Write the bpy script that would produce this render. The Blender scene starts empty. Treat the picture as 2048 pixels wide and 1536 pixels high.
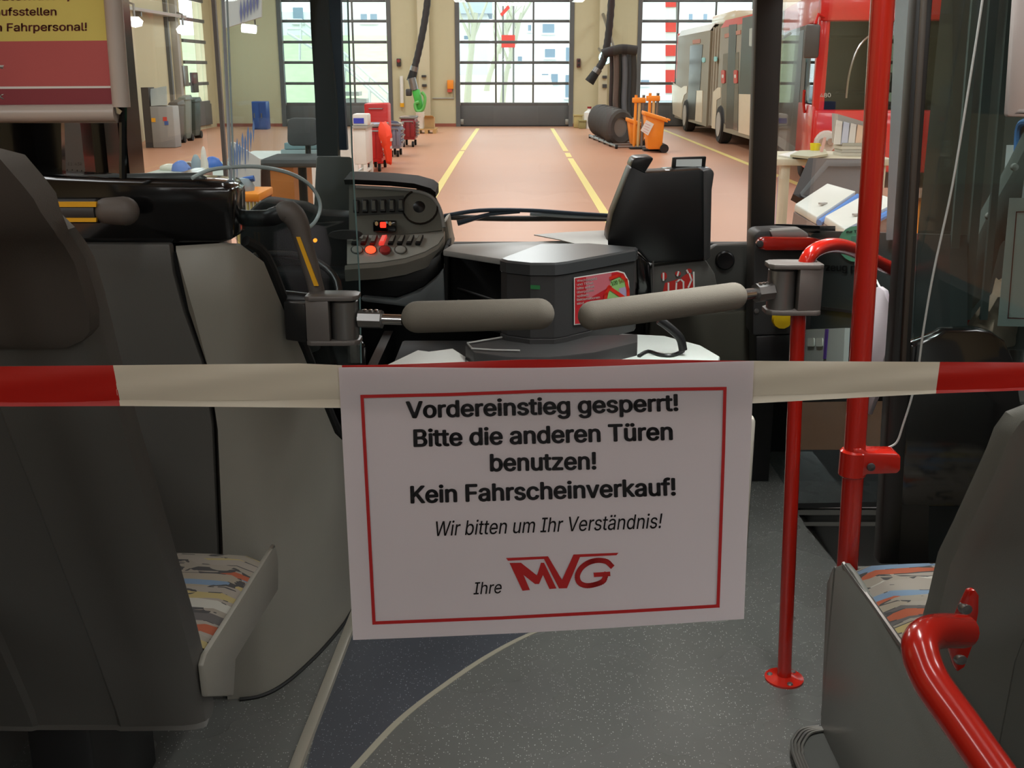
import bpy, bmesh, math, random
from mathutils import Vector, Matrix
from mathutils.geometry import tessellate_polygon
random.seed(11)
SC = bpy.context.scene
COL = SC.collection
# ------------------------------------------------------------------ camera
F = 2200.0
PITCH = math.atan(628.0 / F)
CZ = 1.465
HZ = -0.36                                   # workshop floor level, bus floor is 0
cd = bpy.data.cameras.new('camera'); cam = bpy.data.objects.new('camera', cd); COL.objects.link(cam)
cd.sensor_width = 36.0; cd.lens = F / 2048.0 * 36.0; cd.clip_start = 0.02; cd.clip_end = 400
cam.location = (0, 0, CZ); cam.rotation_euler = (math.pi / 2 - PITCH, 0, 0)
SC.camera = cam
# ------------------------------------------------------------------ world, lights, exposure
w = bpy.data.worlds.new('overcast_sky'); SC.world = w; w.use_nodes = True
nt = w.node_tree; nt.nodes.clear()
bg = nt.nodes.new('ShaderNodeBackground'); bg.inputs[0].default_value = (0.93, 0.97, 1.0, 1); bg.inputs[1].default_value = 3.4
wo = nt.nodes.new('ShaderNodeOutputWorld'); nt.links.new(bg.outputs[0], wo.inputs[0])
SC.view_settings.view_transform = 'Standard'; SC.view_settings.look = 'None'
SC.view_settings.gamma = 1.0; SC.view_settings.use_curve_mapping = False
SC.view_settings.exposure = 0.0
SC.cycles.max_bounces = 6; SC.cycles.diffuse_bounces = 3; SC.cycles.glossy_bounces = 3
SC.cycles.transparent_max_bounces = 12; SC.cycles.adaptive_threshold = .018; SC.cycles.sample_clamp_indirect = 4.0
SC.cycles.caustics_reflective = False; SC.cycles.caustics_refractive = False
HALL_POWER = 255.0
def area(name, loc, sx, sy, power, rot=(0, 0, 0), col=(.96, .99, 1.0)):
    l = bpy.data.lights.new(name, 'AREA'); l.shape = 'RECTANGLE'; l.size = sx; l.size_y = sy; l.energy = power; l.color = col
    o = bpy.data.objects.new(name, l); COL.objects.link(o); o.location = loc; o.rotation_euler = rot
    return o
LAMPS = [(x, y) for x in (-5.2, 0.2, 6.6) for y in (-6.0, 4.0, 14.0, 24.0, 33.0)]
for (x, y) in LAMPS:
    area('hall_lamp_light', (x, y, 5.95), 1.6, 5.0, HALL_POWER)
ADDED_BUSLAMPS = [(-.55, -3.6, 11.5), (-.55, -1.2, 11.5), (.7, -3.6, 11.5), (.7, -1.2, 11.5), (.7, .9, 5.0), (-.55, 1.2, 4.5), (.66, 2.5, 11.0)]  # ceiling strips added as interior fill, the foremost an entrance downlight
for (x, y, e_) in ADDED_BUSLAMPS:
    lo = area('added_bus_light', (x, y, 2.165), .12, 1.2, e_, col=(.97, 1, .97))
    if y > 2: lo.data.spread = math.radians(85)                # entrance downlight over the front door
# ------------------------------------------------------------------ pixel rays
CP, SP = math.cos(PITCH), math.sin(PITCH)
def ray(u, v):
    x = (u - 1024) / F; y = -(v - 768) / F
    return Vector((x, CP + y * SP, -SP + y * CP))
CAMP = Vector((0, 0, CZ))
def T(u, v, t): return CAMP + ray(u, v) * t
def P(u, v, Y): d = ray(u, v); return CAMP + d * (Y / d.y)
def PZ(u, v, z=HZ): d = ray(u, v); return CAMP + d * ((z - CZ) / d.z)
def PX(u, v, x): d = ray(u, v); return CAMP + d * (x / d.x)
def PN(u, v, p0, n): d = ray(u, v); return CAMP + d * ((p0 - CAMP).dot(n) / d.dot(n))
# ------------------------------------------------------------------ materials
def lin(c):
    return tuple((x / 255 / 12.92) if x / 255 <= .04045 else ((x / 255 + .055) / 1.055) ** 2.4 for x in c[:3])
MATS = {}
def mat(name, rgb, rough=.5, metal=0.0, var=.06, scale=9.0, bump=0.0, bscale=200.0, emit=0.0, spec=.5, coat=0.0, trans=0.0):
    if name in MATS: return MATS[name]
    m = bpy.data.materials.new(name); m.use_nodes = True; MATS[name] = m
    n = m.node_tree.nodes; L = m.node_tree.links; b = n['Principled BSDF']
    c = lin(rgb)
    tc = n.new('ShaderNodeTexCoord'); nz = n.new('ShaderNodeTexNoise'); nz.inputs['Scale'].default_value = scale; nz.inputs['Detail'].default_value = 3
    L.new(tc.outputs['Object'], nz.inputs['Vector'])
    mr = n.new('ShaderNodeMapRange'); mr.inputs[3].default_value = 1 - var; mr.inputs[4].default_value = 1 + var
    L.new(nz.outputs[0], mr.inputs[0])
    mx = n.new('ShaderNodeVectorMath'); mx.operation = 'SCALE'; mx.inputs[0].default_value = c
    L.new(mr.outputs[0], mx.inputs['Scale']); L.new(mx.outputs[0], b.inputs['Base Color'])
    b.inputs['Roughness'].default_value = rough; b.inputs['Metallic'].default_value = metal
    b.inputs['Specular IOR Level'].default_value = spec
    if coat: b.inputs['Coat Weight'].default_value = coat; b.inputs['Coat Roughness'].default_value = .08
    if emit: b.inputs['Emission Color'].default_value = (*c, 1); b.inputs['Emission Strength'].default_value = emit
    if bump:
        nb = n.new('ShaderNodeTexNoise'); nb.inputs['Scale'].default_value = bscale; nb.inputs['Detail'].default_value = 2
        L.new(tc.outputs['Object'], nb.inputs['Vector'])
        bp = n.new('ShaderNodeBump'); bp.inputs['Strength'].default_value = bump; bp.inputs['Distance'].default_value = .002
        L.new(nb.outputs[0], bp.inputs['Height']); L.new(bp.outputs[0], b.inputs['Normal'])
    if trans:
        tr = n.new('ShaderNodeBsdfTranslucent'); L.new(mx.outputs[0], tr.inputs[0])
        ms = n.new('ShaderNodeMixShader'); ms.inputs[0].default_value = trans
        L.new(b.outputs[0], ms.inputs[1]); L.new(tr.outputs[0], ms.inputs[2]); L.new(ms.outputs[0], n['Material Output'].inputs[0])
    return m
def glass(name, tint=(1, 1, 1), ior=1.45, rough=0.0, haze=0.0, hcol=(200, 210, 210), fmax=.6):
    if name in MATS: return MATS[name]
    m = bpy.data.materials.new(name); m.use_nodes = True; MATS[name] = m
    n = m.node_tree.nodes; L = m.node_tree.links; n.remove(n['Principled BSDF'])
    t = n.new('ShaderNodeBsdfTransparent'); t.inputs[0].default_value = (*tint, 1)
    g = n.new('ShaderNodeBsdfGlossy'); g.inputs['Roughness'].default_value = rough
    lw = n.new('ShaderNodeLayerWeight'); lw.inputs[0].default_value = .5
    pw_ = n.new('ShaderNodeMath'); pw_.operation = 'POWER'; pw_.inputs[1].default_value = 5.0; L.new(lw.outputs['Facing'], pw_.inputs[0])
    f0 = ((ior - 1) / (ior + 1)) ** 2
    fr = n.new('ShaderNodeMapRange'); fr.inputs[3].default_value = f0; fr.inputs[4].default_value = fmax; L.new(pw_.outputs[0], fr.inputs[0])
    ms = n.new('ShaderNodeMixShader'); L.new(fr.outputs[0], ms.inputs[0]); L.new(t.outputs[0], ms.inputs[1]); L.new(g.outputs[0], ms.inputs[2])
    out = ms
    if haze:
        d = n.new('ShaderNodeBsdfDiffuse'); d.inputs[0].default_value = (*lin(hcol), 1)
        m2 = n.new('ShaderNodeMixShader'); m2.inputs[0].default_value = haze; L.new(ms.outputs[0], m2.inputs[1]); L.new(d.outputs[0], m2.inputs[2]); out = m2
    L.new(out.outputs[0], n['Material Output'].inputs[0])
    return m
def floor_mat(name, rgb, fleck, rough, dens=.80, fs=210.0):
    m = mat(name, rgb, rough, var=.22, scale=3.0)
    n = m.node_tree.nodes; L = m.node_tree.links; b = n['Principled BSDF']
    tc = n.new('ShaderNodeTexCoord'); v = n.new('ShaderNodeTexVoronoi'); v.inputs['Scale'].default_value = fs
    L.new(tc.outputs['Object'], v.inputs['Vector'])
    nz = n.new('ShaderNodeSeparateColor'); L.new(v.outputs['Color'], nz.inputs[0])
    a = n.new('ShaderNodeMath'); a.operation = 'LESS_THAN'; a.inputs[1].default_value = .28; L.new(v.outputs['Distance'], a.inputs[0])
    c = n.new('ShaderNodeMath'); c.operation = 'GREATER_THAN'; c.inputs[1].default_value = dens; L.new(nz.outputs[0], c.inputs[0])
    d = n.new('ShaderNodeMath'); d.operation = 'MULTIPLY'; L.new(a.outputs[0], d.inputs[0]); L.new(c.outputs[0], d.inputs[1])
    src = b.inputs['Base Color'].links[0].from_socket
    mx = n.new('ShaderNodeMix'); mx.data_type = 'RGBA'; mx.inputs[7].default_value = (*lin(fleck), 1)
    L.new(d.outputs[0], mx.inputs[0]); L.new(src, mx.inputs[6]); L.new(mx.outputs[2], b.inputs['Base Color'])
    nr = n.new('ShaderNodeTexNoise'); nr.inputs['Scale'].default_value = 4.0; L.new(tc.outputs['Object'], nr.inputs['Vector'])
    rr = n.new('ShaderNodeMapRange'); rr.inputs[3].default_value = rough - .1; rr.inputs[4].default_value = rough + .15
    L.new(nr.outputs[0], rr.inputs[0]); L.new(rr.outputs[0], b.inputs['Roughness'])
    return m
def seat_fabric():
    m = mat('seat_fabric', (125, 116, 104), .95, var=.15, scale=60)
    n = m.node_tree.nodes; L = m.node_tree.links; b = n['Principled BSDF']
    tc = n.new('ShaderNodeTexCoord'); mp = n.new('ShaderNodeMapping'); mp.inputs['Scale'].default_value = (9, 58, 9); mp.inputs['Rotation'].default_value = (0, 0, .25)
    L.new(tc.outputs['Object'], mp.inputs[0])
    wn = n.new('ShaderNodeTexNoise'); wn.inputs['Scale'].default_value = 1.1; wn.inputs['Detail'].default_value = 2; L.new(mp.outputs[0], wn.inputs['Vector'])
    mixv = n.new('ShaderNodeMix'); mixv.data_type = 'RGBA'; mixv.inputs[0].default_value = .35; L.new(mp.outputs[0], mixv.inputs[6]); L.new(wn.outputs[1], mixv.inputs[7])
    vo = n.new('ShaderNodeTexVoronoi'); vo.inputs['Scale'].default_value = 1.0; L.new(mixv.outputs[2], vo.inputs['Vector'])
    sp = n.new('ShaderNodeSeparateColor'); L.new(vo.outputs['Color'], sp.inputs[0])
    cr = n.new('ShaderNodeValToRGB'); cr.color_ramp.interpolation = 'CONSTANT'
    els = [(0, (138, 130, 120)), (.30, (104, 124, 146)), (.40, (138, 128, 112)), (.52, (156, 140, 94)), (.62, (164, 160, 150)), (.70, (134, 126, 114)), (.84, (150, 78, 52)), (.93, (84, 80, 78))]
    while len(cr.color_ramp.elements) < len(els): cr.color_ramp.elements.new(.5)
    for e, (p, c) in zip(cr.color_ramp.elements, els): e.position = p; e.color = (*lin(c), 1)
    L.new(sp.outputs[0], cr.inputs[0])
    v2 = n.new('ShaderNodeTexVoronoi'); v2.feature = 'DISTANCE_TO_EDGE'; v2.inputs['Scale'].default_value = 1.0; L.new(mixv.outputs[2], v2.inputs['Vector'])
    lt = n.new('ShaderNodeMath'); lt.operation = 'LESS_THAN'; lt.inputs[1].default_value = .05; L.new(v2.outputs[0], lt.inputs[0])
    n3 = n.new('ShaderNodeTexNoise'); n3.inputs['Scale'].default_value = 22; L.new(tc.outputs['Object'], n3.inputs['Vector'])
    g3 = n.new('ShaderNodeMath'); g3.operation = 'GREATER_THAN'; g3.inputs[1].default_value = .52; L.new(n3.outputs[0], g3.inputs[0])
    m3 = n.new('ShaderNodeMath'); m3.operation = 'MULTIPLY'; L.new(lt.outputs[0], m3.inputs[0]); L.new(g3.outputs[0], m3.inputs[1]); lt = m3
    mx = n.new('ShaderNodeMix'); mx.data_type = 'RGBA'; mx.inputs[7].default_value = (*lin((62, 60, 60)), 1)
    L.new(lt.outputs[0], mx.inputs[0]); L.new(cr.outputs[0], mx.inputs[6]); L.new(mx.outputs[2], b.inputs['Base Color'])
    return m
import os
FONT = None
try:
    _fp = os.path.join(bpy.utils.resource_path('LOCAL'), 'datafiles', 'fonts', 'Inter.woff2')   # Blender's own bundled interface font
    if os.path.exists(_fp): FONT = bpy.data.fonts.load(_fp)
except Exception: FONT = None
# ------------------------------------------------------------------ mesh builder
def wloc(o):
    v = Vector((0, 0, 0))
    while o is not None: v = v + o.location; o = o.parent
    return v
class MB:
    def __init__(s): s.v = []; s.f = []
    def add(s, vs, fs):
        o = len(s.v); s.v += [Vector(x) for x in vs]; s.f += [tuple(i + o for i in f) for f in fs]; return s
    def hexa(s, p):
        return s.add(p, [(0, 3, 2, 1), (4, 5, 6, 7), (0, 1, 5, 4), (1, 2, 6, 5), (2, 3, 7, 6), (3, 0, 4, 7)])
    def box(s, a, b):
        (x0, y0, z0), (x1, y1, z1) = a, b
        return s.hexa([(x0, y0, z0), (x1, y0, z0), (x1, y1, z0), (x0, y1, z0), (x0, y0, z1), (x1, y0, z1), (x1, y1, z1), (x0, y1, z1)])
    def obox(s, c, sx, sy, sz, rot):
        p = [Vector(c) + rot @ Vector((x * sx / 2, y * sy / 2, z * sz / 2)) for z in (-1, 1) for (x, y) in ((-1, -1), (1, -1), (1, 1), (-1, 1))]
        return s.hexa(p)
    def prism(s, pts, ext):
        ext = Vector(ext); n = len(pts); a = [Vector(p) for p in pts]
        return s.add(a + [p + ext for p in a], [tuple(range(n))[::-1], tuple(range(n, 2 * n))] + [(i, (i + 1) % n, n + (i + 1) % n, n + i) for i in range(n)])
    def loft(s, rows, closed=True, caps=True):
        n = len(rows[0]); vs = [p for r in rows for p in r]; fs = []
        for i in range(len(rows) - 1):
            for j in range(n if closed else n - 1):
                fs.append((i * n + j, i * n + (j + 1) % n, (i + 1) * n + (j + 1) % n, (i + 1) * n + j))
        if caps and closed: fs += [tuple(range(n))[::-1], tuple(range((len(rows) - 1) * n, len(rows) * n))]
        return s.add(vs, fs)
    def tube(s, pts, r, n=12, caps=True):
        pts = [Vector(p) for p in pts]; rs = r if isinstance(r, (list, tuple)) else [r] * len(pts)
        rows = []; up = None
        for i, p in enumerate(pts):
            d = (pts[min(i + 1, len(pts) - 1)] - pts[max(i - 1, 0)]).normalized()
            if up is None: up = d.orthogonal().normalized()
            up = (up - d * up.dot(d)).normalized(); sd = d.cross(up)
            rows.append([p + (up * math.cos(2 * math.pi * k / n) + sd * math.sin(2 * math.pi * k / n)) * rs[i] for k in range(n)])
        return s.loft(rows, True, caps)
    def capsule(s, a, b, r0, r1=None, n=16, cap=5):
        a, b = Vector(a), Vector(b); r1 = r1 or r0; d = (b - a).normalized(); pts = []; rs = []
        for i in range(cap + 1):
            th = math.pi / 2 * i / cap; pts.append(a + d * r0 * (1 - math.cos(th)) * 1.0); rs.append(max(r0 * math.sin(th), r0 * .05))
        for i in range(cap + 1):
            th = math.pi / 2 * (cap - i) / cap; pts.append(b - d * r1 * (1 - math.cos(th)) * 1.0); rs.append(max(r1 * math.sin(th), r1 * .05))
        return s.tube(pts, rs, n)
    def lathe(s, prof, c, axis=(0, 0, 1), n=20):
        ax = Vector(axis).normalized(); u = ax.orthogonal().normalized(); w_ = ax.cross(u); c = Vector(c)
        return s.loft([[c + ax * z + (u * math.cos(2 * math.pi * k / n) + w_ * math.sin(2 * math.pi * k / n)) * max(r, 1e-4) for k in range(n)] for (r, z) in prof], True, True)
    def build(s, name, m, parent=None, smooth=True, bevel=0.0, seg=2, origin=None, angle=38):
        off = wloc(parent) if parent is not None else Vector((0, 0, 0))
        loc = Vector((0, 0, 0))
        if parent is None:
            if origin is None:
                xs = [p.x for p in s.v]; ys = [p.y for p in s.v]; zs = [p.z for p in s.v]
                loc = Vector(((min(xs) + max(xs)) / 2, (min(ys) + max(ys)) / 2, min(zs)))
            else: loc = Vector(origin)
        me = bpy.data.meshes.new(name); me.from_pydata([p - off - loc for p in s.v], [], s.f)
        bm = bmesh.new(); bm.from_mesh(me); bmesh.ops.recalc_face_normals(bm, faces=bm.faces)
        if bevel: bmesh.ops.bevel(bm, geom=[e for e in bm.edges if len(e.link_faces) == 2 and e.calc_face_angle(0) > .6], offset=bevel, segments=seg, profile=.5, affect='EDGES', clamp_overlap=True)
        bm.to_mesh(me); bm.free()
        if smooth:
            me.polygons.foreach_set('use_smooth', [True] * len(me.polygons)); me.set_sharp_from_angle(angle=math.radians(angle))
        me.materials.append(m)
        o = bpy.data.objects.new(name, me); COL.objects.link(o); o.location = loc
        if parent is not None: o.parent = parent
        return o
def tag(o, label=None, cat=None, group=None, kind=None):
    if label: o['label'] = label
    if cat: o['category'] = cat
    if group: o['group'] = group
    if kind: o['kind'] = kind
    return o
def thing(name, label, cat, loc=(0, 0, 0), group=None, kind=None):
    o = bpy.data.objects.new(name, None); COL.objects.link(o); o.location = loc; o.empty_display_size = .1
    return tag(o, label, cat, group, kind)
def copy_tree(o, parent=None, delta=(0, 0, 0), label=None):
    c = o.copy(); COL.objects.link(c)
    if parent is not None: c.parent = parent
    else: c.location = o.location + Vector(delta)
    if label: c['label'] = label
    for ch in [x for x in bpy.data.objects if x.parent == o]: copy_tree(ch, c)
    return c
def box(name, a, b, m, parent=None, bevel=0.0, **k): return MB().box(a, b).build(name, m, parent, bevel=bevel, **k)
def pxprism(name, pts, Y, depth, m, parent=None, bevel=0.0, **k):
    return MB().prism([P(u, v, Y) for (u, v) in pts], (0, depth, 0)).build(name, m, parent, bevel=bevel, **k)
def smooth_path(pts, n=6):
    pts = [Vector(p) for p in pts]; out = []
    for i in range(len(pts) - 1):
        p0 = pts[max(i - 1, 0)]; p1 = pts[i]; p2 = pts[i + 1]; p3 = pts[min(i + 2, len(pts) - 1)]
        for k in range(n):
            t = k / n
            out.append(.5 * ((2 * p1) + (-p0 + p2) * t + (2 * p0 - 5 * p1 + 4 * p2 - p3) * t * t + (-p0 + 3 * p1 - 3 * p2 + p3) * t ** 3))
    return out + [pts[-1]]
def _outline(body, shear):
    """closed 2-D outlines of a line of lettering"""
    c = bpy.data.curves.new('lettering', 'FONT'); c.body = body; c.shear = shear; c.resolution_u = 4; c.fill_mode = 'NONE'
    if FONT: c.font = FONT
    ob = bpy.data.objects.new('lettering', c); COL.objects.link(ob)
    dg = bpy.context.evaluated_depsgraph_get(); dg.update()
    me = bpy.data.meshes.new_from_object(ob.evaluated_get(dg)); bpy.data.objects.remove(ob)
    nb = {}
    for e in me.edges:
        p, q = e.vertices; nb.setdefault(p, []).append(q); nb.setdefault(q, []).append(p)
    seen = set(); loops = []
    for v in range(len(me.vertices)):
        if v in seen or v not in nb: continue
        lp = [v]; seen.add(v); cur = v
        while True:
            nx = [q for q in nb[cur] if q not in seen]
            if not nx: break
            cur = min(nx, key=lambda q: (abs(q - cur) != 1, q)); seen.add(cur); lp.append(cur)
        loops.append([me.vertices[i].co.to_2d() for i in lp])
    bpy.data.meshes.remove(me)
    return loops
def _area(L): return sum(L[i].x * L[(i + 1) % len(L)].y - L[(i + 1) % len(L)].x * L[i].y for i in range(len(L))) / 2
def _inside(p, L):
    r = False
    for i in range(len(L)):
        a, b = L[i], L[i - 1]
        if (a.y > p.y) != (b.y > p.y) and p.x < (b.x - a.x) * (p.y - a.y) / (b.y - a.y) + a.x: r = not r
    return r
CAPH = max(v.y for L in _outline('H', 0) for v in L)
def text(name, s, m, parent, place, u0, u1, v0, v1, cap, bold=0.0, shear=0.0):
    """lettering fitted to the baseline (u0,v0)-(u1,v1) with cap height cap; place(u,v) gives the point on the sheet"""
    loops = _outline(s, shear); A = [_area(L) for L in loops]; sg = 1 if sum(A) > 0 else -1
    V = []; Fc = []
    for L, a in zip(loops, A):
        if a * sg < 0: continue
        polys = [[v.to_3d() for v in L]] + [[v.to_3d() for v in h] for h, b in zip(loops, A) if b * sg < 0 and _inside(h[0], L)]
        t = tessellate_polygon(polys); o = len(V); V += [v for p in polys for v in p]; Fc += [tuple(i + o for i in q) for q in t]
    x0, x1 = min(v.x for v in V), max(v.x for v in V)
    r = bold * 1.55
    offs = [(0, 0)] + ([(r * math.cos(k * math.pi / 4), r * math.sin(k * math.pi / 4) * .7) for k in range(8)] if r > .003 else [])
    off = wloc(parent); du, dv = u1 - u0, v1 - v0; ln = math.hypot(du, dv); vs = []; fs = []
    for (ox, oy) in offs:
        o = len(vs)
        for v in V:
            a = (v.x + ox - x0 + r) / (x1 - x0 + 2 * r); h = (v.y + oy) / CAPH * cap
            vs.append(place(u0 + du * a + dv / ln * h, v0 + dv * a - du / ln * h) - off)
        fs += [tuple(i + o for i in f) for f in Fc]
    me = bpy.data.meshes.new(name); me.from_pydata(vs, [], fs); me.materials.append(m)
    o = bpy.data.objects.new(name, me); COL.objects.link(o); o.parent = parent
    return o
def ribbon(name, pts, wpx, m, parent, place):
    """a flat drawn line through pixel points pts, wpx wide, on the sheet place(u,v)"""
    b = MB(); n = len(pts)
    for i in range(n - 1):
        (u0, v0), (u1, v1) = pts[i], pts[i + 1]; du, dv = u1 - u0, v1 - v0; l = math.hypot(du, dv); nu, nv = -dv / l * wpx / 2, du / l * wpx / 2
        eu, ev = du / l * wpx / 2, dv / l * wpx / 2
        k = 6
        for j in range(k):
            a, c = j / k, (j + 1) / k
            A = (u0 - eu + (du + 2 * eu) * a, v0 - ev + (dv + 2 * ev) * a); B = (u0 - eu + (du + 2 * eu) * c, v0 - ev + (dv + 2 * ev) * c)
            b.add([place(A[0] + nu, A[1] + nv), place(B[0] + nu, B[1] + nv), place(B[0] - nu, B[1] - nv), place(A[0] - nu, A[1] - nv)], [(0, 1, 2, 3)])
    return b.build(name, m, parent, smooth=False)
def flat(name, pts, m, parent, place):
    return MB().add([place(u, v) for (u, v) in pts], [tuple(range(len(pts)))]).build(name, m, parent, smooth=False)
def rrect(u0, v0, u1, v1, r, n=4):
    out = []
    for (cx, cy, a0) in ((u1 - r, v0 + r, -90), (u1 - r, v1 - r, 0), (u0 + r, v1 - r, 90), (u0 + r, v0 + r, 180)):
        for k in range(n + 1):
            a = math.radians(a0 + 90 * k / n); out.append((cx + r * math.cos(a), cy + r * math.sin(a)))
    return out
def ell(cu, cv, ru, rv, n=20, rot=0):
    return [(cu + ru * math.cos(2 * math.pi * k / n) * math.cos(rot) - rv * math.sin(2 * math.pi * k / n) * math.sin(rot), cv + ru * math.cos(2 * math.pi * k / n) * math.sin(rot) + rv * math.sin(2 * math.pi * k / n) * math.cos(rot)) for k in range(n)]
# palette
M_ = dict(
 black=mat('black_plastic', (26, 26, 27), .38, bump=.05), gloss=mat('gloss_black', (12, 12, 13), .12, coat=.5), rubber=mat('black_rubber', (20, 20, 20), .7),
 grey=mat('grey_plastic', (140, 136, 126), .42, bump=.12, bscale=400), grey2=mat('dark_grey_plastic', (84, 82, 78), .45, bump=.12, bscale=400),
 dgrey=mat('charcoal_plastic', (58, 57, 57), .5, bump=.1, bscale=400), lgrey=mat('light_grey_plastic', (168, 167, 163), .4, bump=.05),
 red=mat('red_lacquer', (182, 30, 17), .22, coat=.6, var=.04), chrome=mat('chrome', (200, 200, 200), .18, metal=1.0), alu=mat('aluminium', (176, 172, 166), .32, metal=.9),
 steel=mat('satin_steel', (140, 138, 136), .35, metal=.85), white=mat('white_paint', (232, 232, 226), .45), paper=mat('white_paper', (236, 228, 232), .85, var=.02, trans=.42),
 yellow=mat('signal_yellow', (240, 176, 30), .45), foam=mat('grey_foam', (116, 109, 98), .8, bump=.3, bscale=600), ink=mat('black_ink', (18, 16, 22), .7), rink=mat('red_ink', (178, 28, 30), .7),
 orange=mat('orange_plastic', (248, 148, 38), .5), blue=mat('blue_plastic', (40, 90, 170), .5), dred=mat('dark_red_metal', (140, 34, 40), .35), fred=mat('fire_red', (210, 40, 40), .4),
 clear=glass('clear_glass', (.97, .985, .98), 1.35, fmax=.3), acryl=glass('acrylic_screen', (.86, .91, .91), 1.5, haze=.01), tint=glass('tinted_glass', (.62, .68, .67), 1.5),
 pane=glass('door_pane_glass', (.93, .98, .98), 1.3), wood=mat('plywood', (196, 160, 104), .6, var=.15), card=mat('cardboard', (190, 158, 110), .8), green=mat('green_plastic', (70, 180, 70), .45),
 hose=mat('black_hose', (44, 42, 42), .7), tan=mat('tan_wall_paint', (198, 190, 156), .7, var=.03), conc=mat('concrete', (170, 168, 160), .85), dkmet=mat('dark_door_metal', (92, 94, 94), .5),
)
M = M_
# ================================================================== WORKSHOP SHELL
YF = 37.9
fl_m = mat('red_industrial_floor', (190, 138, 108), .42, var=.07, scale=.6)
S = lambda o: tag(o, kind='structure')
ws_floor = S(box('workshop_floor', (-9.9, -14, HZ - .15), (14, YF + .5, HZ), fl_m, origin=(0, 0, HZ)))
lm = mat('yellow_lane_paint', (232, 214, 128), .5, var=.08, scale=14)
def lane(x0, x1, ya, yb, wd=.12):
    MB().hexa([(x0 - wd / 2, ya, HZ), (x0 + wd / 2, ya, HZ), (x1 + wd / 2, yb, HZ), (x1 - wd / 2, yb, HZ), (x0 - wd / 2, ya, HZ + .004), (x0 + wd / 2, ya, HZ + .004), (x1 + wd / 2, yb, HZ + .004), (x1 - wd / 2, yb, HZ + .004)]).build('lane_marking', lm, ws_floor)
lane(-1.2, -1.165, 5.5, 26.2); lane(-1.16, -1.11, 26.5, 36.6)
lane(1.2, 1.25, 5.5, 24.0); lane(1.25, 1.26, 24.4, 25.6); lane(1.26, 1.30, 26.2, 36.6)
lane(4.74, 4.8, 12.0, 36.0)
DOORS = [(563, 786), (912, 1146), (1271, 1504)]
dx = [(P(a, 205, YF).x, P(b, 205, YF).x) for a, b in DOORS]
wf = S(MB().box((-9.9, YF, HZ), (dx[0][0], YF + .35, 6.6)).build('workshop_wall_far', M['tan']))
for i in range(2):
    S(MB().box((dx[i][1], YF, HZ), (dx[i + 1][0], YF + .35, 6.6)).build('workshop_wall_far', M['tan']))
S(MB().box((dx[2][1], YF, HZ), (14, YF + .35, 6.6)).build('workshop_wall_far', M['tan']))
S(MB().box((dx[0][0], YF + .02, 4.35), (dx[2][1], YF + .33, 6.58)).build('workshop_wall_upper', M['tan']))
pil = mat('pale_column_paint', (206, 198, 168), .7, var=.02)
for (a, b) in ((838, 861), (1196, 1214)):
    x0, x1 = P(a, 150, YF).x, P(b, 150, YF).x
    S(box('workshop_column', (x0, YF - .25, HZ), (x1, YF, 6.5), pil, bevel=.02))
bb = mat('red_brown_skirting', (150, 84, 66), .6)
for a, b in ((-9.9, dx[0][0]), (dx[0][1], dx[1][0]), (dx[1][1], dx[2][0]), (dx[2][1], 14)):
    S(box('baseboard_far', (a + .01, YF - .03, HZ), (b - .01, YF, HZ + .1), bb))
ZR = [P(1024, v, YF).z for v in (208, 167, 125, 84, 42, 1, -40)]
hw = mat('door_hardware', (150, 150, 142), .4, metal=.6)
for k, (a, b) in enumerate(dx):
    d = thing('door_%d' % (k + 1), None, None, ((a + b) / 2, YF + .1, HZ), kind='structure')
    box('jamb', (a, YF - .04, HZ), (a + .14, YF + .2, 4.35), M['dkmet'], d); box('jamb', (b - .14, YF - .04, HZ), (b, YF + .2, 4.35), M['dkmet'], d)
    x0, x1 = a + .09, b - .09; cw = (x1 - x0) / 3
    zt = ZR[0]
    box('bottom_panel', (x0, YF + .08, HZ + .03), (x1, YF + .14, zt), M['dkmet'], d, bevel=.01)
    box('bottom_seal', (x0, YF + .07, HZ), (x1, YF + .15, HZ + .03), M['rubber'], d)
    for r in range(6):
        z0, z1 = ZR[r], ZR[r + 1]
        box('mullion', (x0, YF + .075, z0 - .045), (x1, YF + .145, z0 + .045), M['dkmet'], d, bevel=.008)
        for c in range(3):
            box('pane', (x0 + cw * c + .03, YF + .105, z0 + .045), (x0 + cw * (c + 1) - .03, YF + .112, z1 - .045), M['pane'], d)
            if c: box('mullion', (x0 + cw * c - .03, YF + .08, z0 + .045), (x0 + cw * c + .03, YF + .14, z1 - .045), M['dkmet'], d)
        for xx in (x0 + .02, x1 - .02):
            box('roller_bracket', (xx - .05, YF + .03, z0 - .05), (xx + .05, YF + .075, z0 + .05), hw, d, bevel=.01)
    for xx, sgn in ((x0, 1), (x1, -1)):
        box('corner_plate', (xx - .02 if sgn > 0 else xx - .16, YF + .05, HZ + .06), (xx + .16 if sgn > 0 else xx + .02, YF + .08, HZ + .24), hw, d, bevel=.02)
zw = [P(440, v, 36.5).z for v in (205, 167, 125, 84, 42, 1, -40)]
for a, b in (((-10.2, -14, HZ), (-9.9, 34.5, 6.6)), ((-10.2, 37.0, HZ), (-9.9, YF, 6.6)), ((-10.2, 34.5, HZ), (-9.9, 37.0, zw[0])), ((-10.2, 34.5, zw[6]), (-9.9, 37.0, 6.6))):
    S(box('workshop_wall_left', a, b, M['tan']))
S(box('workshop_wall_right', (14, -14, HZ), (14.3, YF + .35, 6.6), M['tan']))
S(box('workshop_wall_back', (-10.2, -14.3, HZ), (14.3, -14, 6.6), M['tan']))
S(box('workshop_ceiling', (-10.2, -14.3, 6.6), (14.3, YF + .35, 6.8), mat('ceiling_white', (214, 212, 204), .8)))
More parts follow.
